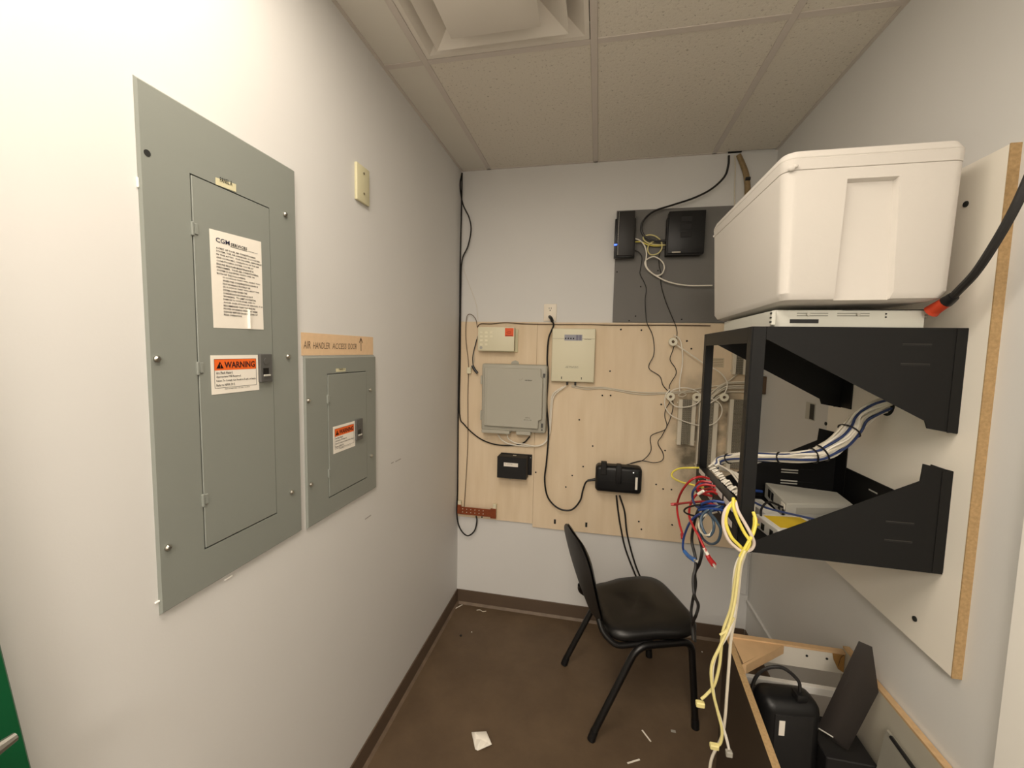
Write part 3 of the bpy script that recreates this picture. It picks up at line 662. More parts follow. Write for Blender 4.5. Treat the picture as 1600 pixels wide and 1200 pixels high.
# ------------------------------------------------------------------ cables on the back wall
def BP(l, y): return [BY(p, y) for p in l]
wire('black_cable', BP([(722, 271), (721, 330), (719, 420), (718, 520), (716, 640), (715, 760), (714, 805)], -.03)+BP([(719, 826), (730, 837), (741, 830), (745, 815), (744, 806)], -.035), .0045, M_cblk, 'thick black ground cable running down the corner to the copper bar')
wire('black_cable', BP([(722, 270), (719, 290), (723, 318), (733, 340), (736, 360), (731, 385), (722, 407), (720, 450), (719, 560), (718, 645), (726, 664), (748, 684), (772, 694), (800, 696), (818, 692), (828, 682)], -.028), .0042, M_cblk, 'black coax bowing off the corner then swinging under the grey enclosure')
wire('white_cable', BP([(721, 271), (717, 285), (716, 330), (717, 380), (715, 450), (715, 520), (714, 600), (713, 690), (713, 780)], -.014), .003, M_cgry, 'thin white cable down the wall corner beside the black ones')
wire('brown_wire', BP([(746, 512), (743, 498), (735, 491), (729, 497), (728, 530), (732, 570), (731, 620), (731, 690), (728, 750), (725, 796)], -.026), .0022, M_cbrn, 'thin brown wire looping beside the alarm box down to the copper bar')
wire('brown_wire', BP([(746, 511), (751, 506), (768, 506), (790, 504), (820, 506), (870, 507), (920, 507), (960, 508), (1040, 508), (1110, 509)], -.022), .0028, M_cbrn, 'brown wire running level along the top edge of the plywood')
wire('white_wire', BP([(724, 420), (735, 450), (744, 475), (747, 500)], -.006), .0012, M_cgry, 'hair-thin pale wire hanging on the wall above the alarm box')
jt = thing('cable_joint', 'cream and black plug joint hanging left of the grey enclosure', 'connector', BY((738, 580), -.03))
MB().tube(BP([(746, 525), (741, 545), (740, 565), (736, 575)], -.03), .003, 6).obj('lead', M_cgry, jt); MB().tube(BP([(745, 530), (739, 555), (739, 572)], -.034), .0028, 6).obj('lead', M_cblk, jt)
MB().box(BY((729, 584), -.04), BY((737, 574), -.022), .003, 1).obj('cream_plug', M_boxw, jt)
MB().tube(BP([(738, 571), (742, 578), (746, 583)], -.04), .0085, 8).obj('black_plug', M_blk, jt)

co = cable('power_cable', BP([(861, 499), (865, 507), (862, 516), (857, 530), (855, 560), (856, 590), (854, 630), (857, 675), (854, 720), (851, 750), (856, 777), (872, 794), (892, 797), (906, 783), (911, 765), (917, 752), (931, 749)], -.05), .005, M_cblk, 'black power cord looping from the wall outlet to the battery backup', cat='cord')
MB().tube([BY((859, 495), -.012), BY((861, 497), -.04), BY((863, 502), -.05)], .0095, 9).obj('plug', M_blk, co)
MB().tube(BP([(918, 751), (931, 749)], -.05), (.006, .009), 8, 1).obj('strain_relief', M_blk, co)
for k, l in enumerate(([(778, 679), (785, 688), (797, 694), (820, 697), (842, 696), (853, 689), (858, 672), (860, 640), (864, 616), (880, 604)], [(792, 678), (795, 686), (805, 692), (818, 694), (838, 697), (851, 692), (859, 676), (862, 640), (866, 618), (884, 603)])):
    wire('white_cable', BP(l, -.03-.008*k), .004, M_cwht, ['white cable from the enclosure\'s left lip curving up to the cream box', 'white cable from the enclosure\'s middle lip curving up to the cream box'][k])
wire('white_cable', BP([(893, 602), (915, 605), (940, 605), (962, 608), (1000, 613), (1040, 613), (1075, 610), (1120, 603), (1160, 604), (1192, 603)], -.022), .0035, M_cgry, 'upper pale cable running level from the cream box to the rack')
wire('white_cable', BP([(893, 604), (915, 608), (940, 607), (962, 610), (1000, 616), (1040, 615), (1075, 613), (1120, 608), (1160, 607), (1192, 608)], -.022), .0035, M_cgry, 'lower pale cable running level from the cream box to the rack')
random.seed(11)
tr_ = thing('cable_run', 'dirty white bundle of cables crossing the plywood behind the rack', 'cables', BY((1150, 605), -.03))
for k in range(9):
    o = random.uniform(-8, 8)
    l = [(1098+random.uniform(-8, 8), 640+random.uniform(-14, 6)), (1112+random.uniform(-4, 4), 622+o*.6), (1132, 606+o), (1160, 604+o*1.1), (1197, 604+o*1.3)]
    MB().tube(BP(l, -.024-.004*(k % 4)), .0036, 6, 5).obj('cable', M_cgry, tr_)
MB().box(BY((1190, 616), -.06), BY((1199, 588), -.018), .003, 1).obj('cable_clamp', M_cbrn, tr_)
wire('white_cable', BP([(1199, 587), (1188, 580), (1175, 576), (1160, 577), (1150, 586), (1137, 596), (1120, 604)], -.03), .0035, M_cgry, 'pale cable arching from the corner clamp over the spool row')
# white loops hung on the spools
lp = ('white jumper wire hung in loops over the spools', )
wire('white_loop_wire', BP([(1053, 524), (1062, 530), (1066, 548), (1066, 570), (1062, 595), (1062, 612)], -.052), .003, M_cwht, 'white wire dropping from the top spool to the punch-down block')
wire('white_loop_wire', BP([(1056, 538), (1075, 551), (1100, 568), (1125, 582), (1136, 598), (1133, 613), (1122, 622), (1108, 631)], -.054), .003, M_cwht, 'white wire slanting from the top spool and curling through the rack frame')
wire('white_loop_wire', BP([(1047, 608), (1040, 618), (1039, 634), (1048, 648), (1068, 658), (1095, 665), (1115, 662), (1126, 650), (1128, 638), (1122, 628), (1110, 622)], -.056), .003, M_cwht, 'largest white wire loop slung below the left lower spool')
wire('white_loop_wire', BP([(1043, 616), (1055, 608), (1072, 606), (1088, 611), (1096, 620), (1088, 631), (1072, 636), (1056, 635), (1046, 626)], -.058), .003, M_cwht, 'small flat white wire loop between the two left lower spools')
wire('white_loop_wire', BP([(1062, 612), (1072, 616), (1066, 620), (1060, 617), (1072, 611), (1084, 613)], -.05), .0025, M_cgry, 'curl of pale wire on top of the left punch-down block')
# thin black adapter leads
wire('adapter_lead', BP([(991, 391), (998, 394), (1003, 402), (1001, 418), (1000, 428), (1006, 440), (1010, 452), (1008, 468), (1009, 490), (1011, 505), (1019, 522), (1022, 540), (1021, 556), (1014, 570), (1016, 578), (1031, 588), (1036, 602), (1046, 614), (1048, 625), (1040, 640), (1039, 652), (1042, 664), (1038, 672), (1020, 679), (1016, 686), (1017, 704), (1006, 718), (992, 723), (974, 727)], -.03), .0022, M_cblk, 'thin black zigzag lead from the left router down to the battery backup')
wire('adapter_lead', BP([(1043, 389), (1034, 391), (1030, 400), (1030, 415), (1033, 428), (1033, 445), (1040, 470), (1048, 490), (1057, 513), (1057, 528), (1051, 548), (1047, 562), (1055, 575), (1056, 585), (1046, 603), (1048, 618), (1052, 632), (1047, 655), (1035, 680), (1028, 692), (1036, 708), (1035, 719), (1022, 723), (1003, 720), (985, 724)], -.034), .0022, M_cblk, 'thin black zigzag lead from the wide router down to the battery backup')
# router cables
wire('coax_cable', BP([(1139, 243), (1138, 258), (1132, 276), (1112, 295), (1085, 309), (1052, 320), (1022, 330), (1006, 344), (1002, 358), (1008, 370), (1022, 376), (1040, 376)], -.045), .0055, M_cblk, 'thick black coax swooping from the ceiling hole to the routers')
wire('white_cable', BP([(1148, 243), (1149, 265), (1148, 290), (1148, 330)], -.012), .003, M_cgry, 'thin white cable hanging straight from the ceiling hole behind the foam box')
wire('patch_cable', BP([(990, 372), (1000, 376), (1007, 384), (1010, 396), (1009, 410), (1012, 420), (1024, 430), (1034, 428), (1038, 418), (1034, 408), (1022, 401), (1010, 406), (1008, 414), (1015, 424), (1032, 435), (1050, 442), (1075, 446), (1113, 446)], -.04), .0036, M_cwht, 'white patch cable looping once and running right behind the foam box')
wire('patch_cable', BP([(990, 378), (1002, 378), (1011, 382), (1020, 384), (1032, 384), (1044, 382)], -.036), .0034, M_cyel, 'yellow patch cable lying level between the two routers')
wire('patch_cable', BP([(1044, 383), (1022, 382), (1010, 378), (1005, 371), (1014, 367), (1024, 369), (1033, 377), (1034, 388), (1028, 396), (1017, 398), (1012, 391), (1015, 381), (1027, 375)], -.042), .0034, M_cpal, 'pale yellow patch cable coiled in a ring left of the wide router')
# cords dropping from the wall battery backup
wire('power_cable', BP([(963, 774), (966, 800), (970, 825), (978, 860), (996, 906), (1004, 925), (1004, 960)], -.04), .005, M_cblk, 'left black cord dropping from the battery backup behind the chair', cat='cord')
wire('power_cable', BP([(968, 774), (976, 800), (980, 835), (992, 880), (1006, 915), (1014, 940), (1020, 975)], -.045), .005, M_cblk, 'right black cord dropping from the battery backup behind the chair', cat='cord')

# ================================================================== RIGHT WALL: board, rack
BX = W-.02                                      # board face
bo = thing('wall_board', 'large white melamine board with raw brown edge on the right wall', 'board', (W, -1.0, .87))
MB().box((BX, -1.3225, .872), (W, -.703, 2.078), .0008, 1).obj('panel', M_mel, bo)
MB().box((BX-.0002, -1.3255, .8705), (W, -1.3225, 2.079)).obj('raw_edge', M_edge, bo)
for p in ((1430, 967), (1510, 319), (1291, 662)):
    c = LX(p, BX); MB().cyl((BX, c.y, c.z), (BX-.003, c.y, c.z), .007, n=10).obj('screw', M_gap, bo)
hole = LX((1386, 632), BX)
MB().cyl((BX-.0006, hole.y, hole.z), (BX+.002, hole.y, hole.z), .034, n=20).obj('cable_hole', M_gap, bo)

rk = thing('wall_rack', 'black open-frame wall-mount network rack on the white board', 'rack', (BX, -1.025, 1.095))
RX, YN, YF, ZB, ZT = 1.214, -1.27, -.782, 1.098, 1.692
th = .003
def arm(y, s_, top):
    if top: pl = [(RX+.0343, ZT), (BX-.0005, ZT), (BX-.0005, 1.442), (1.612, 1.452), (1.606, 1.47), (1.25, 1.660), (RX+.0343, 1.660)]
    else: pl = [(RX+.0343, ZB+.002), (BX-.0005, ZB-.003), (BX-.0005, 1.352), (1.612, 1.365), (1.609, 1.322), (1.25, 1.130), (RX+.0343, 1.13)]
    b = MB().prism([(u, y, v) for u, v in pl], (0, s_*th, 0))
    z0, z1 = (1.442, ZT) if top else (ZB, 1.352)
    o = b.obj('side_arm', M_rack, rk)
    MB().box((BX-.004, y+s_*th, z0+.002), (BX-.0005, y+s_*.066, z1-.001), .001, 1).obj('wall_flange', M_rack, rk)
    # fold of the wall end, and slots
    MB().box((1.652, y-s_*.0012, z0+.002), (BX-.0005, y, z1-.001)).obj('wall_fold', M_rack, rk)
    zs = ((1.652, 1.605) if top else (1.215, 1.168)); xs = 1.575
    for z in zs:
        MB().box((xs-.03, y-s_*.0008, z-.0035), (xs+.03, y+s_*(th+.0008), z-.0005), .0004, 1).obj('arm_slot', M_port, rk)
        MB().box((xs-.03, y-s_*.0010, z+.0002), (xs+.03, y, z+.0022), .0004, 1).obj('lit_slot_lip', mat('lip_highlight', (52, 50, 46), .4), rk)  # highlight along the slot edge, put into a lighter colour than the rack
for top in (True, False): arm(YN, 1, top); arm(YF, -1, top)
for y, s_ in ((YN, 1), (YF, -1)):
    MB().box((RX, y+s_*.001, ZB), (RX+.003, y+s_*.03, ZT), .0006, 1).box((RX+.003, y, ZB), (RX+.034, y+s_*.003, ZT), .0006, 1).obj('front_post', M_rack, rk)
    for k in range(13): 
        z = ZB+.03+k*.044; MB().cyl((RX-.0004, y+s_*.018, z), (RX+.001, y+s_*.018, z), .0032, n=8).obj('post_hole', M_port, rk)
MB().box((RX, YN+.03, ZT-.042), (RX+.003, YF-.03, ZT), .0006, 1).box((RX+.0036, YN+.0036, ZT-.0035), (RX+.033, YF-.0036, ZT-.0005)).obj('top_rail', M_rack, rk)
MB().box((RX, YN+.03, ZB), (RX+.003, YF-.03, ZB+.022), .0006, 1).obj('bottom_rail', M_rack, rk)
MB().box((RX+.003, YN+.004, ZB), (BX-.006, YF-.004, ZB+.0025)).obj('bottom_shelf', M_rack, rk)
# back lower cross brace on the board
MB().box((BX-.005, YN+.07, ZB+.004), (BX-.0005, YF-.07, 1.245), .001, 1).obj('back_brace', M_rack, rk)
MB().box((BX-.0058, -1.02, 1.21), (BX-.0045, -.98, 1.214)).obj('brace_slot', M_dev, rk)
for z in (1.205, 1.165):
    MB().box((1.50, YF-.0045, z), (1.555, YF-.003, z+.005), .0005, 1).obj('lit_slot_lip', M_dev, rk)
    MB().box((1.50, YF-.0045, z-.009), (1.555, YF-.003, z-.005), .0005, 1).obj('lit_slot_lip', M_dev, rk)

# patch panels
def patch(z0, label):
    t = thing('patch_bay', label, 'patch panel', (RX-.004, -1.025, z0))
    MB().box((RX-.003, YN+.005, z0), (RX-.0006, YF-.005, z0+.0435), .0005, 1).obj('face_plate', M_blk2, t)
    MB().box((RX+.004, YN+.04, z0+.006), (RX+.03, YF-.035, z0+.038), .001, 1).obj('rear_board', M_blk, t)
    for k in range(4):
        y = YF-.05-k*.103
        MB().box((RX-.0042, y-.082, z0+.024), (RX-.0028, y, z0+.0405), .0003, 1).obj('label_strip', mat('label_pinkish', (206, 196, 190), .6), t)
        for j in range(6):
            yy = y-.007-j*.0135; MB().box((RX-.0036, yy-.006, z0+.008), (RX-.0028, yy+.006, z0+.021)).obj('port', M_port, t)
    return t
pp1 = patch(1.163, 'upper black patch panel with white label strips across the rack front')
pp2 = patch(1.118, 'lower black patch panel under the first, behind the patch cords')
# white punched conductors behind the upper panel
random.seed(2)
b = MB()
for k in range(26):
    y = YF-.045-k*.0162
    b.tube([(RX+.03, y, 1.205+random.uniform(-.003, .004)), (RX+.042, y-.003, 1.214+random.uniform(-.003, .005)), (RX+.048, y+.006, 1.203), (RX+.05, y+.010, 1.197)], .0036, 5, 3)
b.obj('punched_wire_ends', M_cwht, pp1, kind='stuff')
# bundle running to the wall
bd = thing('cable_bundle', 'thick tied bundle of white and blue cables curving up into the board', 'cables', (1.3, -.85, 1.22))
path = [V((1.262, -.835, 1.215)), LX((1128, 719), 1.285), LX((1165, 713), 1.34), LX((1210, 715), 1.40), LX((1260, 713), 1.465), LX((1285, 708), 1.51), LX((1310, 692), 1.55), LX((1335, 664), 1.60), LX((1360, 643), 1.635), V((BX+.004, hole.y, hole.z))]
sm = smooth(path, 6); random.seed(4)
offs = []
for k in range(30):
    a = k*2.39996; r_ = .0285*math.sqrt((k+.5)/30); offs.append((r_*math.cos(a), r_*math.sin(a)))
for k, (ou_, ov_) in enumerate(offs):
    ph = random.uniform(0, 6); pts = []
    for i, p in enumerate(sm):
        t = (sm[min(i+1, len(sm)-1)]-sm[max(i-1, 0)]).normalized(); u = t.cross(ZV).normalized(); w = u.cross(t)
        f_ = i/(len(sm)-1); sc = .52+.45*min(1, max(0, (f_-.35)/.25))-.12*max(0, (f_-.8)/.2)
        wob = .0022*math.sin(ph+i*.55)
        pts.append(p+u*(ou_*sc+wob)+w*(ov_*sc*.85+wob))
    MB().tube(pts, .0037, 6, 1, raw=True).obj('cable', (M_cdbl if (k % 7 == 3 or k in (26, 28)) else (M_cwht if k % 3 else M_cgry)), bd)
for fi in (8, 19, 26, 30, 40):
    p = sm[fi]; t = (sm[fi+1]-sm[fi-1]).normalized(); rr = .0185+.0115*min(1, max(0, (fi/54-.35)/.25))
    u = t.cross(ZV).normalized(); w = u.cross(t)
    MB().tube([p+u*math.cos(q*.5236)*rr+w*math.sin(q*.5236)*rr*.88 for q in range(13)], .0026, 5, 2).obj('cable_tie', M_cblk, bd)
for k, (y1, z1) in enumerate(((-1.19, 1.207), (-1.17, 1.204), (-1.13, 1.21), (-1.09, 1.207), (-1.06, 1.205))):
    wire('panel_feed', [(1.27, -.83, 1.222-.004*k), (1.282+.009*k, -.92, 1.226-.003*k), (1.282+.011*k, -1.0, 1.222-.003*k), (1.27+.008*k, y1, z1)], .0032, M_cwht, ['white feed cable nearest the panel face behind the upper patch panel', 'second white feed cable in from the upper patch panel face', 'middle white feed cable of five behind the upper patch panel', 'fourth white feed cable in from the upper patch panel face', 'white feed cable farthest from the upper patch panel face'][k], 'white feed cables behind the upper patch panel')

# patch cords
ptA = lambda y, z=1.177: V((RX-.004, y, z))
def P3(l): return [LX((a, c), x_) for (a, c, x_) in l]
fx = RX
cable('patch_cable', P3([(1092, 731, 1.208), (1080, 731, 1.18), (1062, 732, 1.15), (1051, 738, 1.13), (1051, 746, 1.13), (1064, 753, 1.14), (1080, 757, 1.16), (1100, 762, 1.195)]), .0034, M_cyel, 'yellow patch cord sticking out left at the far end of the panels', 'patch cords on the panels', 'cable')
red = [
 ('red patch cord arching out and hanging lowest on the left', [(1108, 748, 1.208), (1095, 745, 1.18), (1080, 750, 1.15), (1065, 768, 1.13), (1058, 790, 1.13), (1061, 815, 1.13), (1067, 836, 1.14)]),
 ('red patch cord pointing straight left to its loose plug', [(1118, 790, 1.2), (1100, 784, 1.17), (1080, 785, 1.15), (1062, 787, 1.13), (1053, 789, 1.12)]),
 ('red patch cord hanging below the panels with white tag and red plug', [(1112, 775, 1.2), (1090, 772, 1.17), (1079, 788, 1.15), (1077, 806, 1.14), (1083, 822, 1.14), (1092, 838, 1.15), (1100, 855, 1.16), (1106, 867, 1.17)]),
 ('red patch cord folded short against the upper panel face', [(1112, 754, 1.208), (1096, 752, 1.18), (1088, 758, 1.17), (1092, 766, 1.18), (1110, 763, 1.2), (1118, 766, 1.208)]),
 ('red patch cord folded over twice just below the short red one', [(1118, 760, 1.208), (1102, 757, 1.18), (1090, 762, 1.16), (1095, 770, 1.17), (1112, 768, 1.19), (1120, 772, 1.206)])]
for k, (lab, l) in enumerate(red):
    e = ()
    if k == 1: q = P3([(1058, 788, 1.13)])[0]; e = ((q, (-1, .1, -.12), (.022, .0062), M_cred, 'plug'),)
    o = cable('patch_cable', P3(l), .0038, M_cred, lab, 'patch cords on the panels', ends=e)
    if k == 2:
        a = P3([(1100, 856, 1.16), (1106, 867, 1.17)]); MB().tube(a, .0048, 7, 1).obj('white_tag', M_white, o)
        a = P3([(1105, 867, 1.17), (1109, 874, 1.175), (1115, 882, 1.18)]); MB().tube(a, (.0068, .0085), 8, 3).obj('plug', M_cred, o)
        a = P3([(1115, 882, 1.18), (1118, 888, 1.182)]); MB().tube(a, .004, 6, 1).obj('plug_tip', M_clear, o)
    if k == 0:
        a = P3([(1066, 834, 1.14), (1067, 842, 1.14)]); MB().tube(a, .006, 7, 1).obj('plug', M_cred, o)
blue = [
 ('blue patch cord with long boot hanging lowest of the blue cords', [(1128, 795, 1.2), (1105, 800, 1.17), (1088, 806, 1.15), (1077, 818, 1.14), (1069, 838, 1.14), (1067, 855, 1.14), (1070, 864, 1.15)]),
 ('blue patch cord making the widest low ring under the panels', [(1126, 790, 1.2), (1110, 800, 1.17), (1118, 812, 1.17), (1126, 828, 1.18), (1122, 845, 1.18), (1110, 850, 1.17), (1097, 840, 1.16), (1093, 822, 1.16), (1100, 806, 1.17)]),
 ('blue patch cord bundled topmost across the lower panel', [(1132, 785, 1.206), (1115, 783, 1.18), (1099, 786, 1.16), (1095, 793, 1.16), (1110, 790, 1.18), (1130, 792, 1.206)]),
 ('blue patch cord making the small inner ring under the panels', [(1125, 795, 1.2), (1108, 796, 1.17), (1096, 808, 1.15), (1098, 826, 1.15), (1107, 838, 1.16), (1115, 828, 1.17), (1114, 812, 1.17), (1106, 800, 1.17)]),
 ('blue patch cord running lower right across the panel face', [(1092, 797, 1.15), (1108, 795, 1.17), (1122, 796, 1.19), (1137, 800, 1.206)]),
 ('dark blue patch cord curled at the upper left of the tangle', [(1110, 756, 1.205), (1095, 757, 1.17), (1084, 766, 1.15), (1082, 778, 1.15), (1087, 790, 1.15), (1098, 796, 1.17)])]
for k, (lab, l) in enumerate(blue):
    o = cable('patch_cable', P3(l), .0038, [M_cblu, M_teal, M_cblu, M_teal, M_cblu, M_cdbl][k], lab, 'patch cords on the panels')
    if k == 0:
        MB().tube(P3([(1069, 861, 1.145), (1076, 869, 1.155), (1085, 875, 1.165)]), (.006, .0075), 8, 3).obj('boot', mat('boot_blue', (58, 104, 168), .4), o)
        MB().tube(P3([(1085, 875, 1.165), (1089, 877, 1.168)]), .0045, 6, 1).obj('plug_tip', M_clear, o)
wire('grey_cable', P3([(1120, 800, 1.2), (1100, 806, 1.16), (1092, 818, 1.15), (1096, 832, 1.15), (1108, 836, 1.16), (1117, 822, 1.18)]), .003, M_cgry, 'pale grey cord ring inside the blue tangle')
wire('black_patch_cable', P3([(1112, 790, 1.2), (1092, 789, 1.15), (1074, 793, 1.13), (1069, 799, 1.13), (1077, 804, 1.14), (1095, 808, 1.17)]), .003, M_cblk, 'black cord making a flat loop left of the blue tangle')
tagw = P3([(1091, 772, 1.15), (1099, 767, 1.16)]); tag(MB().tube(tagw, .0045, 7, 1).obj('cable_tag', M_white), 'white cable tag among the red patch cords', 'tag')
wire('power_cable', P3([(1098, 785, 1.19), (1090, 800, 1.17), (1084, 820, 1.165), (1081, 845, 1.165), (1086, 868, 1.17), (1087, 885, 1.17), (1083, 905, 1.16), (1085, 930, 1.16), (1091, 945, 1.16), (1088, 960, 1.15), (1082, 975, 1.15), (1083, 1000, 1.15)]), .0048, M_cblk, 'left of two black cords hanging from the rack behind the chair seat', cat='cord')
wire('power_cable', P3([(1104, 790, 1.2), (1095, 810, 1.19), (1092, 835, 1.185), (1097, 858, 1.185), (1093, 880, 1.18), (1086, 895, 1.175), (1087, 915, 1.17), (1082, 940, 1.165), (1080, 960, 1.16), (1085, 985, 1.16), (1086, 1003, 1.16)]), .0048, M_cblk, 'right of two black cords hanging from the rack behind the chair seat', cat='cord')
# hanging coil of yellow and white cords round the near post
def HY(l): return [BY((a, c), y_) for (a, c, y_) in l]
M_cpnk = mat('cable_pinkish_white', (214, 200, 190), .5)
coil = [
 ('yellow_cable', M_cyel, 'bright yellow cord forming the outer left side of the hanging coil', [(1149, 782, -1.285), (1138, 795, -1.3), (1134, 815, -1.305), (1142, 838, -1.31), (1155, 852, -1.31), (1162, 858, -1.305), (1170, 846, -1.30), (1178, 825, -1.295), (1179, 808, -1.285)]),
 ('yellow_cable', M_cyel, 'bright yellow cord crossing inside the hanging coil to its knot', [(1146, 778, -1.285), (1146, 792, -1.3), (1153, 812, -1.305), (1163, 832, -1.31), (1171, 845, -1.315), (1168, 856, -1.315), (1158, 868, -1.315)]),
 ('white_cable', M_cpnk, 'pinkish white cord on the far left of the hanging coil', [(1146, 783, -1.285), (1133, 798, -1.3), (1130, 820, -1.305), (1138, 843, -1.31), (1152, 857, -1.31), (1160, 862, -1.312)]),
 ('white_cable', M_cpnk, 'pinkish white cord crossing inside the hanging coil', [(1149, 783, -1.285), (1153, 798, -1.3), (1163, 816, -1.305), (1173, 834, -1.31), (1178, 848, -1.305), (1174, 858, -1.305), (1163, 862, -1.31)]),
 ('yellow_cable', M_cyel, 'bright yellow cord forming the right side of the hanging coil', [(1177, 800, -1.28), (1181, 815, -1.295), (1177, 833, -1.305), (1170, 846, -1.315), (1162, 860, -1.318), (1156, 870, -1.318)])]
for nm, mm, lab, l in coil: wire(nm, HY(l), .0042, mm, lab, 'hanging coil of patch cords', sub=7, n=8)
tails = [
 ('yellow_cable', M_cpal, 'yellow cord tail ending left in a pale plug above the floor', [(1163, 858, -1.315), (1154, 880, -1.32), (1148, 910, -1.32), (1142, 950, -1.32), (1130, 985, -1.32), (1127, 1010, -1.32), (1124, 1040, -1.32), (1116, 1070, -1.32), (1104, 1085, -1.32), (1096, 1092, -1.32)], (1088, 1094, 1100, 1106), M_cpal),
 ('yellow_cable', M_cpal, 'yellow cord tail ending lowest in a pale yellow plug', [(1164, 860, -1.325), (1156, 880, -1.328), (1152, 910, -1.33), (1147, 945, -1.33), (1138, 980, -1.33), (1125, 1010, -1.33), (1112, 1040, -1.33), (1113, 1075, -1.33), (1121, 1110, -1.33), (1128, 1140, -1.33), (1126, 1160, -1.33), (1118, 1167, -1.33)], (1110, 1160, 1122, 1172), M_cpal),
 ('white_cable', M_cwht, 'whitish cord tail ending in a clear plug beside the cabinet', [(1161, 862, -1.31), (1150, 885, -1.31), (1146, 920, -1.31), (1148, 950, -1.31), (1140, 985, -1.31), (1120, 1020, -1.31), (1113, 1050, -1.31), (1116, 1090, -1.31), (1126, 1125, -1.31), (1134, 1150, -1.31), (1139, 1170, -1.31)], (1135, 1170, 1143, 1184), M_clear),
 ('grey_cable', M_cgry, 'greyish cord tail hanging straight down right of the yellow ones', [(1166, 860, -1.305), (1158, 885, -1.3), (1154, 920, -1.3), (1149, 960, -1.3), (1142, 1000, -1.3), (1139, 1040, -1.3), (1136, 1080, -1.3), (1133, 1120, -1.3), (1128, 1150, -1.3), (1112, 1185, -1.3), (1108, 1215, -1.3)], None, None)]
for nm, mm, lab, l, pl_, pm in tails:
    o = cable(nm, HY(l), .0038, mm, lab, 'hanging tails of patch cords')
    if pl_: MB().box(BY((pl_[0], pl_[3]), l[-1][2]-.007), BY((pl_[2], pl_[1]), l[-1][2]+.007), .002, 1).obj('plug', pm, o)
wire('cable_tail', HY([(1147, 965, -1.325), (1135, 985, -1.33), (1125, 992, -1.33)]), .003, M_cpal, 'short pale cord end poking left from the hanging tails', 'hanging tails of patch cords')

# equipment on the rack's bottom shelf
SZ = ZB+.0028
dvc = thing('network_switch', 'large light grey network box lying on the rack\'s bottom shelf', 'network device', (1.53, -.93, SZ))
t0, t1, t2, t3 = [FZ(p, 1.165) for p in ((1196, 754), (1229, 787), (1336, 788), (1308, 769))]
t2 = t1+(t2-t1)*.97
MB().hexa([(q.x, q.y, SZ+.012) for q in (t0, t1, t2, t3)]+[(q.x, q.y, 1.165) for q in (t0, t1, t2, t3)], .0015, 1).obj('chassis', M_dev, dvc)
e = (t1-t0).normalized(); nrm = V((e.y, -e.x, 0)); nrm = nrm if nrm.x < 0 else -nrm
def onface(u0, u1, z0, z1, nm, mm, d=.0012):
    a, c = t0+(t1-t0)*u0, t0+(t1-t0)*u1
    MB().hexa([(a.x+nrm.x*d, a.y+nrm.y*d, z0), (c.x+nrm.x*d, c.y+nrm.y*d, z0), (c.x-nrm.x*.001, c.y-nrm.y*.001, z0), (a.x-nrm.x*.001, a.y-nrm.y*.001, z0), (a.x+nrm.x*d, a.y+nrm.y*d, z1), (c.x+nrm.x*d, c.y+nrm.y*d, z1), (c.x-nrm.x*.001, c.y-nrm.y*.001, z1), (a.x-nrm.x*.001, a.y-nrm.y*.001, z1)]).obj(nm, mm, dvc)
onface(.18, .30, 1.128, 1.155, 'port', M_port); onface(.34, .44, 1.128, 1.155, 'port', M_port); onface(.68, .76, 1.125, 1.14, 'port', M_port); onface(.86, .95, 1.118, 1.138, 'port', M_port); onface(.8, .95, 1.143, 1.157, 'rating_label', M_white, .0015)
f0, f1 = t1, t2
MB().prism([f0+(f1-f0)*.15+V((0, -.0012, -.012)), f0+(f1-f0)*.85+V((0, -.0012, -.012)), f0+(f1-f0)*.85+V((0, -.0012, -.032)), f0+(f1-f0)*.15+V((0, -.0012, -.032))], (0, .001, 0)).obj('side_label', mat('device_label', (168, 165, 154), .5), dvc)
for dx in (.1, .9):
    for k in (.15, .85):
        q = t0.lerp(t3, dx).lerp(t1.lerp(t2, dx), k); MB().cyl((q.x, q.y, SZ), (q.x, q.y, SZ+.013), .008, n=8).obj('foot', M_blk, dvc)
d2 = thing('modem_box', 'small white box with yellow label near the rack\'s front lower corner', 'network device', (1.37, -1.15, SZ))
a0 = V((1.318, -1.085, 0)); a1 = V((1.335, -1.2, 0)); a2 = V((1.47, -1.182, 0)); a3 = V((1.45, -1.07, 0))
MB().hexa([(q.x, q.y, SZ) for q in (a0, a1, a2, a3)]+[(q.x, q.y, 1.140) for q in (a0, a1, a2, a3)], .002, 1).obj('case', M_devw, d2)
L = lambda u, v: a0.lerp(a3, u).lerp(a1.lerp(a2, u), v)
MB().hexa([(q.x, q.y, 1.1399) for q in (L(.12, .12), L(.12, .86), L(.9, .86), L(.9, .12))]+[(q.x, q.y, 1.1408) for q in (L(.12, .12), L(.12, .86), L(.9, .86), L(.9, .12))]).obj('yellow_label', M_yell, d2)
for v in (.3, .68):
    q = L(0, v); q2 = L(0, v+.14); MB().box((q.x-.001, q2.y, SZ+.008), (q2.x+.004, q.y, SZ+.026)).obj('port', M_port, d2)
d3 = thing('white_modem', 'flat white box between the grey network box and the yellow-labelled box', 'network device', (1.4, -.95, SZ))
q = [(1.372, -.86, 0), (1.392, -1.055, 0), (1.55, -1.075, 0), (1.55, -.86, 0)]
q = [(1.345, -.90, 0), (1.362, -1.055, 0), (1.408, -1.058, 0), (1.40, -.90, 0)]
MB().hexa([(a[0], a[1], SZ) for a in q]+[(a[0], a[1], 1.128) for a in q], .003, 2).obj('case', M_devw, d3)
MB().box((1.375, -1.0, 1.1281), (1.392, -.93, 1.1286)).obj('label_print', M_dev, d3)
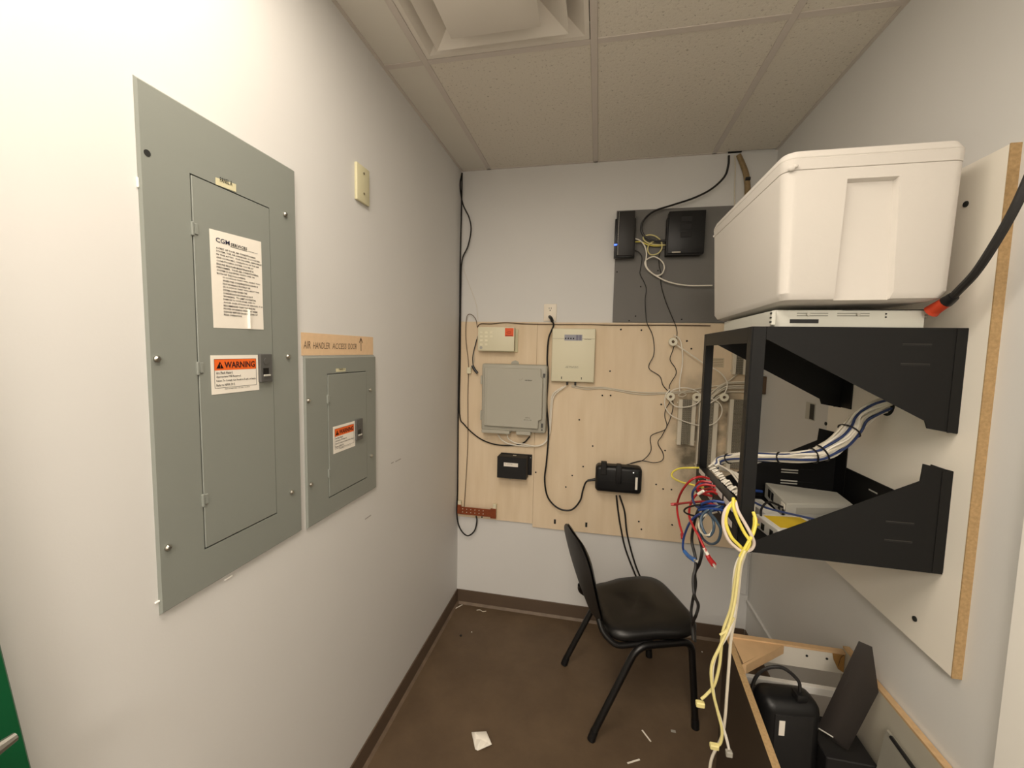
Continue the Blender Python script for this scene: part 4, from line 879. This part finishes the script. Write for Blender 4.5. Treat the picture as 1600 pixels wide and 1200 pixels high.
wire('blue_cable', [(1.345, -.93, 1.12), (1.33, -.99, 1.15), (1.355, -1.07, 1.155), (1.42, -1.13, 1.16), (1.5, -1.19, 1.165), (1.58, -1.225, 1.16)], .0035, M_cdbl, 'dark blue cable trailing over the yellow-labelled box')
wire('black_cable', [(1.418, -1.02, 1.145), (1.37, -1.04, 1.165), (1.335, -1.08, 1.155), (1.325, -1.11, 1.13)], .0035, M_cblk, 'short black lead arching out of the grey network box')
wire('yellow_cable', [(1.316, -1.12, 1.12), (1.285, -1.14, 1.118), (1.262, -1.17, 1.13)], .0038, M_cyel, 'yellow stub cable plugged into the yellow-labelled box')
wire('red_cable', [(1.318, -1.1, 1.128), (1.29, -1.11, 1.13), (1.265, -1.12, 1.125)], .0042, M_extor, 'orange-red stub cable plugged into the yellow-labelled box')
wire('blue_cable', [(1.41, -.87, 1.145), (1.38, -.885, 1.15), (1.35, -.88, 1.14), (1.30, -.90, 1.15)], .005, M_cblu, 'blue cable plugged into the far side of the grey network box')

# server on top
sv = thing('rack_server', 'flat pale steel server chassis lying on top of the rack', 'server', (1.43, -1.02, ZT))
S0, S1 = 1.272, 1.598; yn, yf = -1.25, -.83
MB().box((S0, yn, ZT+.0003), (S1, yf, ZT+.043), .001, 1).obj('chassis', M_srv, sv)
MB().box((S0-.006, yn-.002, ZT+.002), (S0, yf-.002, ZT+.042), .001, 1).obj('front_bezel', M_srv, sv)
MB().box((S0-.012, yn-.014, ZT+.004), (S0-.002, yn, ZT+.04), .0015, 1).obj('rack_ear', M_srv, sv)
for k in range(3): MB().box((S0-.0135, yn-.013, ZT+.01+k*.011), (S0-.0115, yn-.004, ZT+.014+k*.011)).obj('ear_slot', M_port, sv)
MB().box((S0+.035, yn-.0008, ZT+.010), (S0+.10, yn+.001, ZT+.020), .0003, 1).obj('side_vent', M_port, sv)
for u0, u1, z in ((.05, .12, .035), (.05, .12, .029), (.14, .21, .035), (.14, .21, .029)):
    MB().box((S0+u0, yn-.001, ZT+z-.0012), (S0+u1, yn+.001, ZT+z+.0012), .0003, 1).obj('rail_slot', mat('slot_grey', (140, 140, 130), .5), sv)
for u in (.075, .185): MB().cyl((S0+u, yn, ZT+.032), (S0+u, yn-.005, ZT+.032), .004, n=10).obj('rail_screw', M_steel, sv)
for z in (.034, .026): MB().cyl((S0+.245, yn, ZT+z), (S0+.245, yn-.001, ZT+z), .0022, n=8).obj('screw_hole', M_port, sv)
MB().box((S0+.15, yn-.004, ZT+.0425), (S1+.004, yn+.03, ZT+.0445), .0006, 1).obj('lid_lip', M_dk, sv)
MB().cyl((S1, yn+.006, ZT+.03), (S1+.006, yn+.006, ZT+.03), .006, n=10).obj('thumb_screw', M_steel, sv)

# foam cooler box
def foam_box():
    cx, cyy, z0, yaw, tl, L_, Wd, h, tp, ty = 1.4255, -1.0415, 1.7465, .032, .015, .353, .543, .352, .010, -.0165
    t = thing('foam_box', 'large white styrofoam cooler box on top of the server', 'foam box', (cx, cyy, z0))
    def tf_(x, y, z):
        x, z = x*math.cos(tl)-z*math.sin(tl), x*math.sin(tl)+z*math.cos(tl)
        y, z = y*math.cos(ty)-z*math.sin(ty), y*math.sin(ty)+z*math.cos(ty)
        return V((x*math.cos(yaw)-y*math.sin(yaw), x*math.sin(yaw)+y*math.cos(yaw), z))
    def ringpts(hx, hy, r, z, n=6):
        P = []
        for (sx, sy_, a0) in ((1, 1, 0), (-1, 1, 90), (-1, -1, 180), (1, -1, 270)):
            for k in range(n+1):
                a = math.radians(a0+90*k/n); P.append((sx*(hx-r)+r*math.cos(a), sy_*(hy-r)+r*math.sin(a), z))
        return P
    def shell(levels, nm):
        b = MB(); loops = [[b.b.verts.new(tf_(*p)) for p in ringpts(*l)] for l in levels]; n = len(loops[0])
        for A, B in zip(loops, loops[1:]):
            for i in range(n): b.b.faces.new((A[i], A[(i+1) % n], B[(i+1) % n], B[i]))
        b.b.faces.new(list(reversed(loops[0]))); b.b.faces.new(loops[-1])
        return b
    hx, hy = L_/2, Wd/2
    lx = lambda z: hx+tp*z/h; ly = lambda z: hy+tp*z/h
    zl = h*.855
    lev = [(lx(0)-.022, ly(0)-.022, .02, 0), (lx(0)-.008, ly(0)-.008, .024, .005), (lx(.02), ly(.02), .028, .02), (lx(zl), ly(zl), .028, zl)]
    body = shell(lev, 'body')
    # recessed grooves on the near face: cut by an inset panel
    bo_ = body.obj('box_body', M_foam, t, local=True)
    lid = shell([(lx(zl)-.002, ly(zl)-.002, .028, zl+.0003), (lx(zl)+.0006, ly(zl)+.0006, .028, zl+.002), (lx(h)+.0008, ly(h)+.0008, .028, h*.925), (lx(h)-.0006, ly(h)-.0006, .028, h*.93), (lx(h)+.001, ly(h)+.001, .03, h*.937), (lx(h)+.001, ly(h)+.001, .03, h-.022), (lx(h)-.006, ly(h)-.006, .03, h-.006), (lx(h)-.022, ly(h)-.022, .03, h)], 'lid')
    lid.obj('lid', M_foam, t, local=True)
    return t, tf_, lx, ly, h, bo_, hx
fb, ftf, flx, fly, fh, fbody, fhx = foam_box()
# recessed channel moulded into the near and far faces
def carve(body, sgn):
    q = []
    for (d, e) in ((.02, .004), (-.014, -.007)):
        for (u, z) in ((-.066-e, -.02), (.063+e, -.02), (.055+e, fh*.79+e), (-.055-e, fh*.79+e)): q.append(ftf(u, sgn*(fly(max(z, 0))+d), z))
    c = MB().hexa(q, .0).obj('cutter', M_foam, fb, local=True)
    md = body.modifiers.new('b', 'BOOLEAN'); md.operation = 'DIFFERENCE'; md.object = c; md.solver = 'EXACT'
    bpy.context.view_layer.update()
    me = bpy.data.meshes.new_from_object(body.evaluated_get(bpy.context.evaluated_depsgraph_get()))
    body.modifiers.clear(); body.data = me; bpy.data.objects.remove(c)
    me.polygons.foreach_set('use_smooth', [True]*len(me.polygons)); me.set_sharp_from_angle(angle=math.radians(30))
carve(fbody, -1); carve(fbody, 1)
# small chipped corner lumps
for (u, v, z, r_) in ((-fhx+.004, -fly(fh)-.001, fh*.87, .009), (-fhx+.012, -fly(fh)-.003, fh*.88, .006), (-fhx-.006, fly(fh)-.02, fh*.87, .006)):
    MB().ball(ftf(u, v, z), r_, (1, .6, .8), n=8).obj('foam_chip', M_foam, fb, local=True)

# extension cord with orange end
ec = thing('extension_cable', 'thick black cord with orange socket end by the foam box', 'cord', (1.62, -1.33, 1.75))
ep = [LX(p, x_) for p, x_ in (((1486, 466), 1.606), ((1500, 452), 1.61), ((1525, 425), 1.615), ((1553, 383), 1.62), ((1580, 336), 1.625), ((1602, 290), 1.63), ((1640, 200), 1.64))]
MB().tube(ep, .0085, 10).obj('cord', M_cblk, ec)
MB().tube([LX((1455, 487), 1.600), LX((1462, 482), 1.602), LX((1480, 471), 1.605)], (.016, .0125), 12, 4).obj('socket_end', M_extor, ec)
MB().tube([LX((1478, 472), 1.6045), LX((1484, 468), 1.606), LX((1490, 463), 1.607)], (.0135, .011), 12, 3).obj('collar', M_blk, ec)

# ================================================================== CHAIR
ch = thing('stacking_chair', 'black vinyl stacking chair on the brown floor facing the rack', 'chair', (1.01, -.50, 0), math.radians(20))
def seat_mesh():
    b = MB(); n = 28; levels = []
    def outline(s_, z):
        P = []
        for k in range(n*2):
            a = 2*math.pi*k/(n*2); ca, sa = math.cos(a), math.sin(a); e = 2/4.6
            x = math.copysign(abs(ca)**e, ca); y = math.copysign(abs(sa)**e, sa)
            wy = .205+(.018 if x > 0 else -.008*abs(x)) ; P.append((.045+.212*x*s_, wy*y*s_, z + .010*x))
        return P
    for s_, z in ((.80, .402), (.95, .406), (1.0, .420), (1.0, .432), (.975, .446), (.90, .456), (.70, .461), (.35, .459), (.05, .457)):
        levels.append([b.b.verts.new(p) for p in outline(s_, z)])
    for A, B in zip(levels, levels[1:]):
        for i in range(len(A)): b.b.faces.new((A[i], A[(i+1) % len(A)], B[(i+1) % len(A)], B[i]))
    b.b.faces.new(list(reversed(levels[0]))); b.b.faces.new(levels[-1])
    return b
seat_mesh().obj('seat', M_vinyl, ch, local=True, ang=60)
def back_pad(front):
    """curved back: shell seen from behind, cushion in front; spans z .40 to .83, leaning backwards"""
    b = MB(); nu, nv = 14, 16; G = []
    for side in (0, 1):
        g = []
        for j in range(nv+1):
            v = j/nv; row = []
            z = .435+.385*v; x0 = -.185-.105*v-.012*math.sin(v*math.pi)
            hw = .150+.050*math.sin(min(1, v*1.35)*math.pi*.5)
            hw *= 1-.48*max(0, (v-.74)/.26)**2.2 - .38*max(0, (.20-v)/.20)**2
            for i in range(nu+1):
                u = -1+2*i/nu
                thk = (.026 if front else .008)*(1-abs(u)**6)*(1-abs(2*v-1)**8)
                row.append(b.b.verts.new((x0+.030*(u*u)*.55+(thk if side else 0)+(.0065 if front else -.002), hw*u, z-.018*u*u*(v > .6)*(v-.6)/.4)))
            g.append(row)
        G.append(g)
    for side, g in enumerate(G):
        for j in range(nv):
            for i in range(nu):
                q = (g[j][i], g[j][i+1], g[j+1][i+1], g[j+1][i]); b.b.faces.new(q if side else q[::-1])
    A, B = G
    rim = [(0, i) for i in range(nu)]+[(j, nu) for j in range(nv)]+[(nv, i) for i in range(nu, 0, -1)]+[(j, 0) for j in range(nv, 0, -1)]
    for k in range(len(rim)):
        p, q = rim[k], rim[(k+1) % len(rim)]
        b.b.faces.new((A[p[0]][p[1]], A[q[0]][q[1]], B[q[0]][q[1]], B[p[0]][p[1]]))
    bmesh.ops.recalc_face_normals(b.b, faces=b.b.faces[:]); return b
back_pad(True).obj('backrest', M_vinyl, ch, local=True, ang=60)
back_pad(False).obj('back_shell', M_fab, ch, local=True, ang=60)
def bend(pts, r): # round the corners of a polyline
    P = [V(p) for p in pts]; out = [P[0]]
    for a, p, c in zip(P, P[1:], P[2:]):
        d0, d1 = (a-p).normalized(), (c-p).normalized()
        s0, s1 = p+d0*r, p+d1*r
        for k in range(7): t = k/6; out.append(s0*(1-t)**2+p*2*t*(1-t)+s1*t*t)
    out.append(P[-1]); return out
for s_ in (1, -1):
    top = .392
    mid = V((.08, s_*.205, top))
    rear = bend([(-.235, s_*.212, .012), (-.045, s_*.205, top), mid], .055); front = bend([(.235, s_*.214, .012), (.200, s_*.205, top), mid], .045)
    for pth in (rear, front):
        l = MB().tube(pth, .0148, 12, 1, raw=True).obj('leg', M_tube, ch, local=True)
        p = pth[0]; d = (pth[1]-pth[0]).normalized()
        MB().cyl((p.x, p.y, 0), p+d*.03, .0175, .0165, 12).obj('foot_cap', M_blk, l, local=True)
    MB().tube(bend([(-.190, s_*.130, .475), (-.182, s_*.155, .43), (-.13, s_*.186, .385), (.03, s_*.19, .395)], .03), .0125, 12, 1, raw=True).obj('back_support', M_tube, ch, local=True)
for x_ in (-.02, .17): MB().tube([(x_, -.205, .392), (x_, .205, .392)], .009, 8, 1, raw=True).obj('cross_bar', M_tube, ch, local=True)

# ================================================================== OPEN CABINET in the near right corner
CT = .64
cb = thing('open_cabinet', 'open-topped cabinet without countertop in the near right corner', 'cabinet', (1.45, -1.2, 0))
pa, pb, pc_ = V((1.322, -.917, 0)), V((1.290, -1.10, 0)), V((1.262, -1.56, 0))
SL = lambda a, c, z0, z1, t, m_, nm, extra=0: MB().hexa([(a.x, a.y, z0), (c.x, c.y, z0), (c.x+t, c.y, z0), (a.x+t, a.y, z0), (a.x, a.y, z1), (c.x, c.y, z1), (c.x+t, c.y, z1), (a.x+t, a.y, z1)]).obj(nm, m_, cb)
pa2 = V((1.305, -.917, 0)); pc2 = V((1.266, -1.56, 0))
SL(pa2, pc2, .0, CT-.001, .018, M_lam, 'side_panel'); 
SL(pa2+V((-.0006, 0, 0)), pc2+V((-.0006, 0, 0)), CT-.001, CT+.0005, .019, M_edge, 'raw_top_edge')
MB().box((1.322, -.930, CT-.075), (W-.022, -.918, CT)).obj('back_rail', M_cabw, cb)
MB().box((1.322, -.934, CT-.006), (W-.022, -.914, CT+.001)).obj('rail_edge', M_wood, cb)
MB().prism([(1.323, -.931, CT-.004), (1.323, -1.055, CT-.004), (1.48, -.931, CT-.004)], (0, 0, -.018)).obj('corner_block', M_wood, cb)
MB().prism([(1.318, -1.062, CT-.003), (1.33, -1.062, CT-.003), (1.488, -.934, CT-.003), (1.474, -.934, CT-.003)], (0, 0, -.03)).obj('corner_cleat', M_wood, cb)
for u in (1.56, 1.62): MB().cyl((u, -.931, CT-.03), (u, -.9325, CT-.03), .004, n=8).obj('screw', M_gap, cb)
MB().tube([(1.672, -.9315, CT-.004), (1.66, -.9315, CT-.02), (1.655, -.9315, CT-.05)], .0006, 4).obj('rail_seam', M_gap, cb)
b = MB(); b.prism([(1.635, -.9306, CT-.008), (1.672, -.9306, CT-.008), (1.672, -.9306, CT-.07), (1.655, -.9306, CT-.06), (1.64, -.9306, CT-.03)], (0, -.0006, 0)); b.obj('brown_stain', mat('stain_brown', (168, 124, 66), .6, var=.2, vscale=30), cb)
MB().box((1.325, -.93, .475), (W-.022, -.912, .50), .001, 1).obj('lower_rail', M_trim, cb)
MB().box((W-.021, -1.56, 0), (W-.003, -.914, CT+.012), .001, 1).obj('right_panel', mat('cabinet_right', (190, 184, 168), .5, var=.12, vscale=5), cb)
MB().box((W-.0215, -1.56, CT+.006), (W-.0025, -.914, CT+.0125)).obj('right_top_edge', mat('edge_tan', (206, 172, 128), .7, var=.2, vscale=40), cb)
MB().box((1.322, -1.56, .10), (W-.022, -.934, .118)).obj('bottom_panel', M_lam, cb)
# battery backup standing in the cabinet
sh = tag(MB().box((1.325, -1.30, .30), (1.60, -1.07, .36), .003, 1).obj('carton', M_lam), 'dark carton under the battery backup inside the cabinet', 'carton') if False else None
u2 = thing('battery_backup', 'black battery backup with white sticker standing inside the open cabinet', 'battery backup', (1.428, -1.045, .1185), math.radians(6))
w2, d2_, h2 = .17, .10, .478
MB().box((-w2/2, -d2_, 0), (w2/2, 0, h2), .036, 5).obj('housing', M_blk, u2, local=True)
MB().box((-w2/2+.03, -d2_-.003, .02), (w2/2-.03, -d2_+.004, h2-.035), .004, 2).obj('front_inset', M_blk2, u2, local=True)
MB().box((-w2/2+.042, -d2_-.0042, h2-.098), (-w2/2+.058, -d2_-.0026, h2-.052)).obj('sticker', M_white, u2, local=True)
MB().box((.01, -.09, h2-.002), (.04, -.055, h2+.02), .004, 2).obj('plug', M_blk, u2, local=True)
MB().tube([(.026, -.072, h2+.018), (.022, -.065, h2+.05), (-.02, -.05, h2+.075), (-.07, -.04, h2+.05), (-.095, -.04, h2-.01), (-.09, -.04, h2-.12)], .005, 8).obj('cord', M_cblk, u2, local=True)
# leaning black slab
mo = thing('black_monitor', 'tall flat black monitor leaning to the right in the open cabinet', 'monitor', (1.56, -1.12, .45))
A0, A1 = LX((1341, 1000), 1.606), LX((1364, 1010), 1.640)     # top end, back and front edge of its narrow side
B0, B1 = LX((1276, 1136), 1.520), LX((1302, 1152), 1.552)
Rt, Rb = LX((1374, 1082), 1.664), LX((1326, 1174), 1.590)
M_mon = mat('monitor_black', (46, 42, 40), .3, spec=.5)
MB().hexa([B0, B1, Rb, Rb+(B0-B1)*.8, A0, A1, Rt, Rt+(A0-A1)*.8], .002, 1).obj('monitor_body', M_mon, mo)
MB().tube([B0, B1], .0022, 5, 1).obj('bright_seam', M_dev, mo)
lo = thing('black_case', 'black upright case under the leaning monitor inside the open cabinet', 'electronics case', (1.58, -1.11, .1185))
zt = min(B0.z, B1.z, Rb.z)-.012
MB().box((1.524, B1.y-.03, .1185), (1.655, B0.y+.10, zt), .003, 1).obj('case_shell', M_blk2, lo)
gs = thing('grey_sheet', 'grey plastic sheet with black edge leaning on the cabinet right side', 'sheet', (1.65, -1.36, .12))
g0, g1 = LX((1388, 1140), 1.662), LX((1440, 1215), 1.660)
MB().hexa([(1.60, g0.y, .12), (1.61, g0.y, .12), (1.61, g1.y, .12), (1.60, g1.y, .12), (1.656, g0.y, g0.z), (1.664, g0.y, g0.z), (1.664, g1.y, g1.z), (1.656, g1.y, g1.z)], .001, 1).obj('sheet', mat('sheet_grey', (150, 146, 134), .35), gs)
MB().tube([V((1.657, g0.y-.02, g0.z-.004)), V((1.657, g1.y, g1.z))], .005, 6, 1).obj('black_edge', M_blk, gs)

# ================================================================== FLOOR debris
ppr = thing('paper_scrap', 'crumpled white paper scrap on the floor near the front', 'paper', FZ((752, 1163), 0))
c = FZ((752, 1163), 0)
b = MB()
vs = [b.b.verts.new(c+V(p)) for p in ((-.052, .032, .012), (-.036, .028, .020), (-.026, .012, .006), (-.018, -.028, .002), (-.006, -.030, .001), (.046, -.006, .016), (.010, .040, .022), (-.004, .012, .010), (.022, .008, .004))]
for f in ((0, 2, 1), (0, 3, 2), (2, 3, 7), (3, 4, 7), (4, 8, 7), (4, 5, 8), (5, 6, 8), (6, 7, 8), (1, 2, 7), (1, 7, 6)): b.b.faces.new([vs[i] for i in f])
pm_ = b.obj('paper', M_white, ppr, ang=5)
sd = pm_.modifiers.new('s', 'SOLIDIFY'); sd.thickness = .0006
for k, (px, py, kind) in enumerate(((720, 994, 'black pebble'), (737, 988, 'white crumb'), (1010, 1150, 'paper slip'), (1052, 1143, 'foil bit'), (990, 1190, 'paper slip'), (752, 955, 'string'), (717, 948, 'paper slip'), (1097, 1019, 'white crumb'))):
    c = FZ((px, py), 0)
    if kind == 'black pebble': o = MB().ball(c+V((0, 0, .004)), .0075, (1, 1, .6), n=8).obj('pebble', M_gap); lab = 'black pebble on the floor by the back left corner'
    elif kind == 'white crumb': o = MB().ball(c+V((0, 0, .002)), .004, (1, 1, .6), n=6).obj('crumb', M_white); lab = 'white crumb on the floor just behind the black pebble' if k == 1 else 'white crumb on the floor in front of the chair seat'
    elif kind == 'paper slip':
        a_ = {2: -1.0, 4: .5, 6: 1.0}[k]; R_ = Matrix.Rotation(a_, 3, 'Z')
        o = MB().box(c+V((-.028, -.003, .0004)), c+V((.028, .003, .002)), rot=R_, piv=c).obj('paper_sliver', M_white)
        lab = {2: 'thin white sliver between the chair legs near the front', 4: 'thin white sliver at the front edge of the floor', 6: 'thin white sliver against the left baseboard corner'}[k]
    elif kind == 'foil bit': o = MB().box(c+V((-.01, -.006, 0)), c+V((.01, .006, .003)), .001, 1).obj('foil_scrap', M_clear); lab = 'clear foil bit on the floor between the chair front legs'
    else: o = MB().tube([c+V((-.03, 0, .002)), c+V((-.01, .008, .002)), c+V((.01, -.004, .002)), c+V((.03, .004, .002))], .002, 5, 4).obj('string_bit', M_cgry); lab = 'whitish string bit on the floor along the back baseboard'
    tag(o, lab, 'debris')
# black cable loop at the foot of the cabinet
wire('floor_cable', [V((1.235, -1.18, .006)), V((1.20, -1.10, .006)), V((1.215, -1.02, .006)), V((1.26, -.99, .006)), V((1.285, -1.0, .006))], .006, M_cblk, 'black cable loop lying on the floor beside the cabinet')
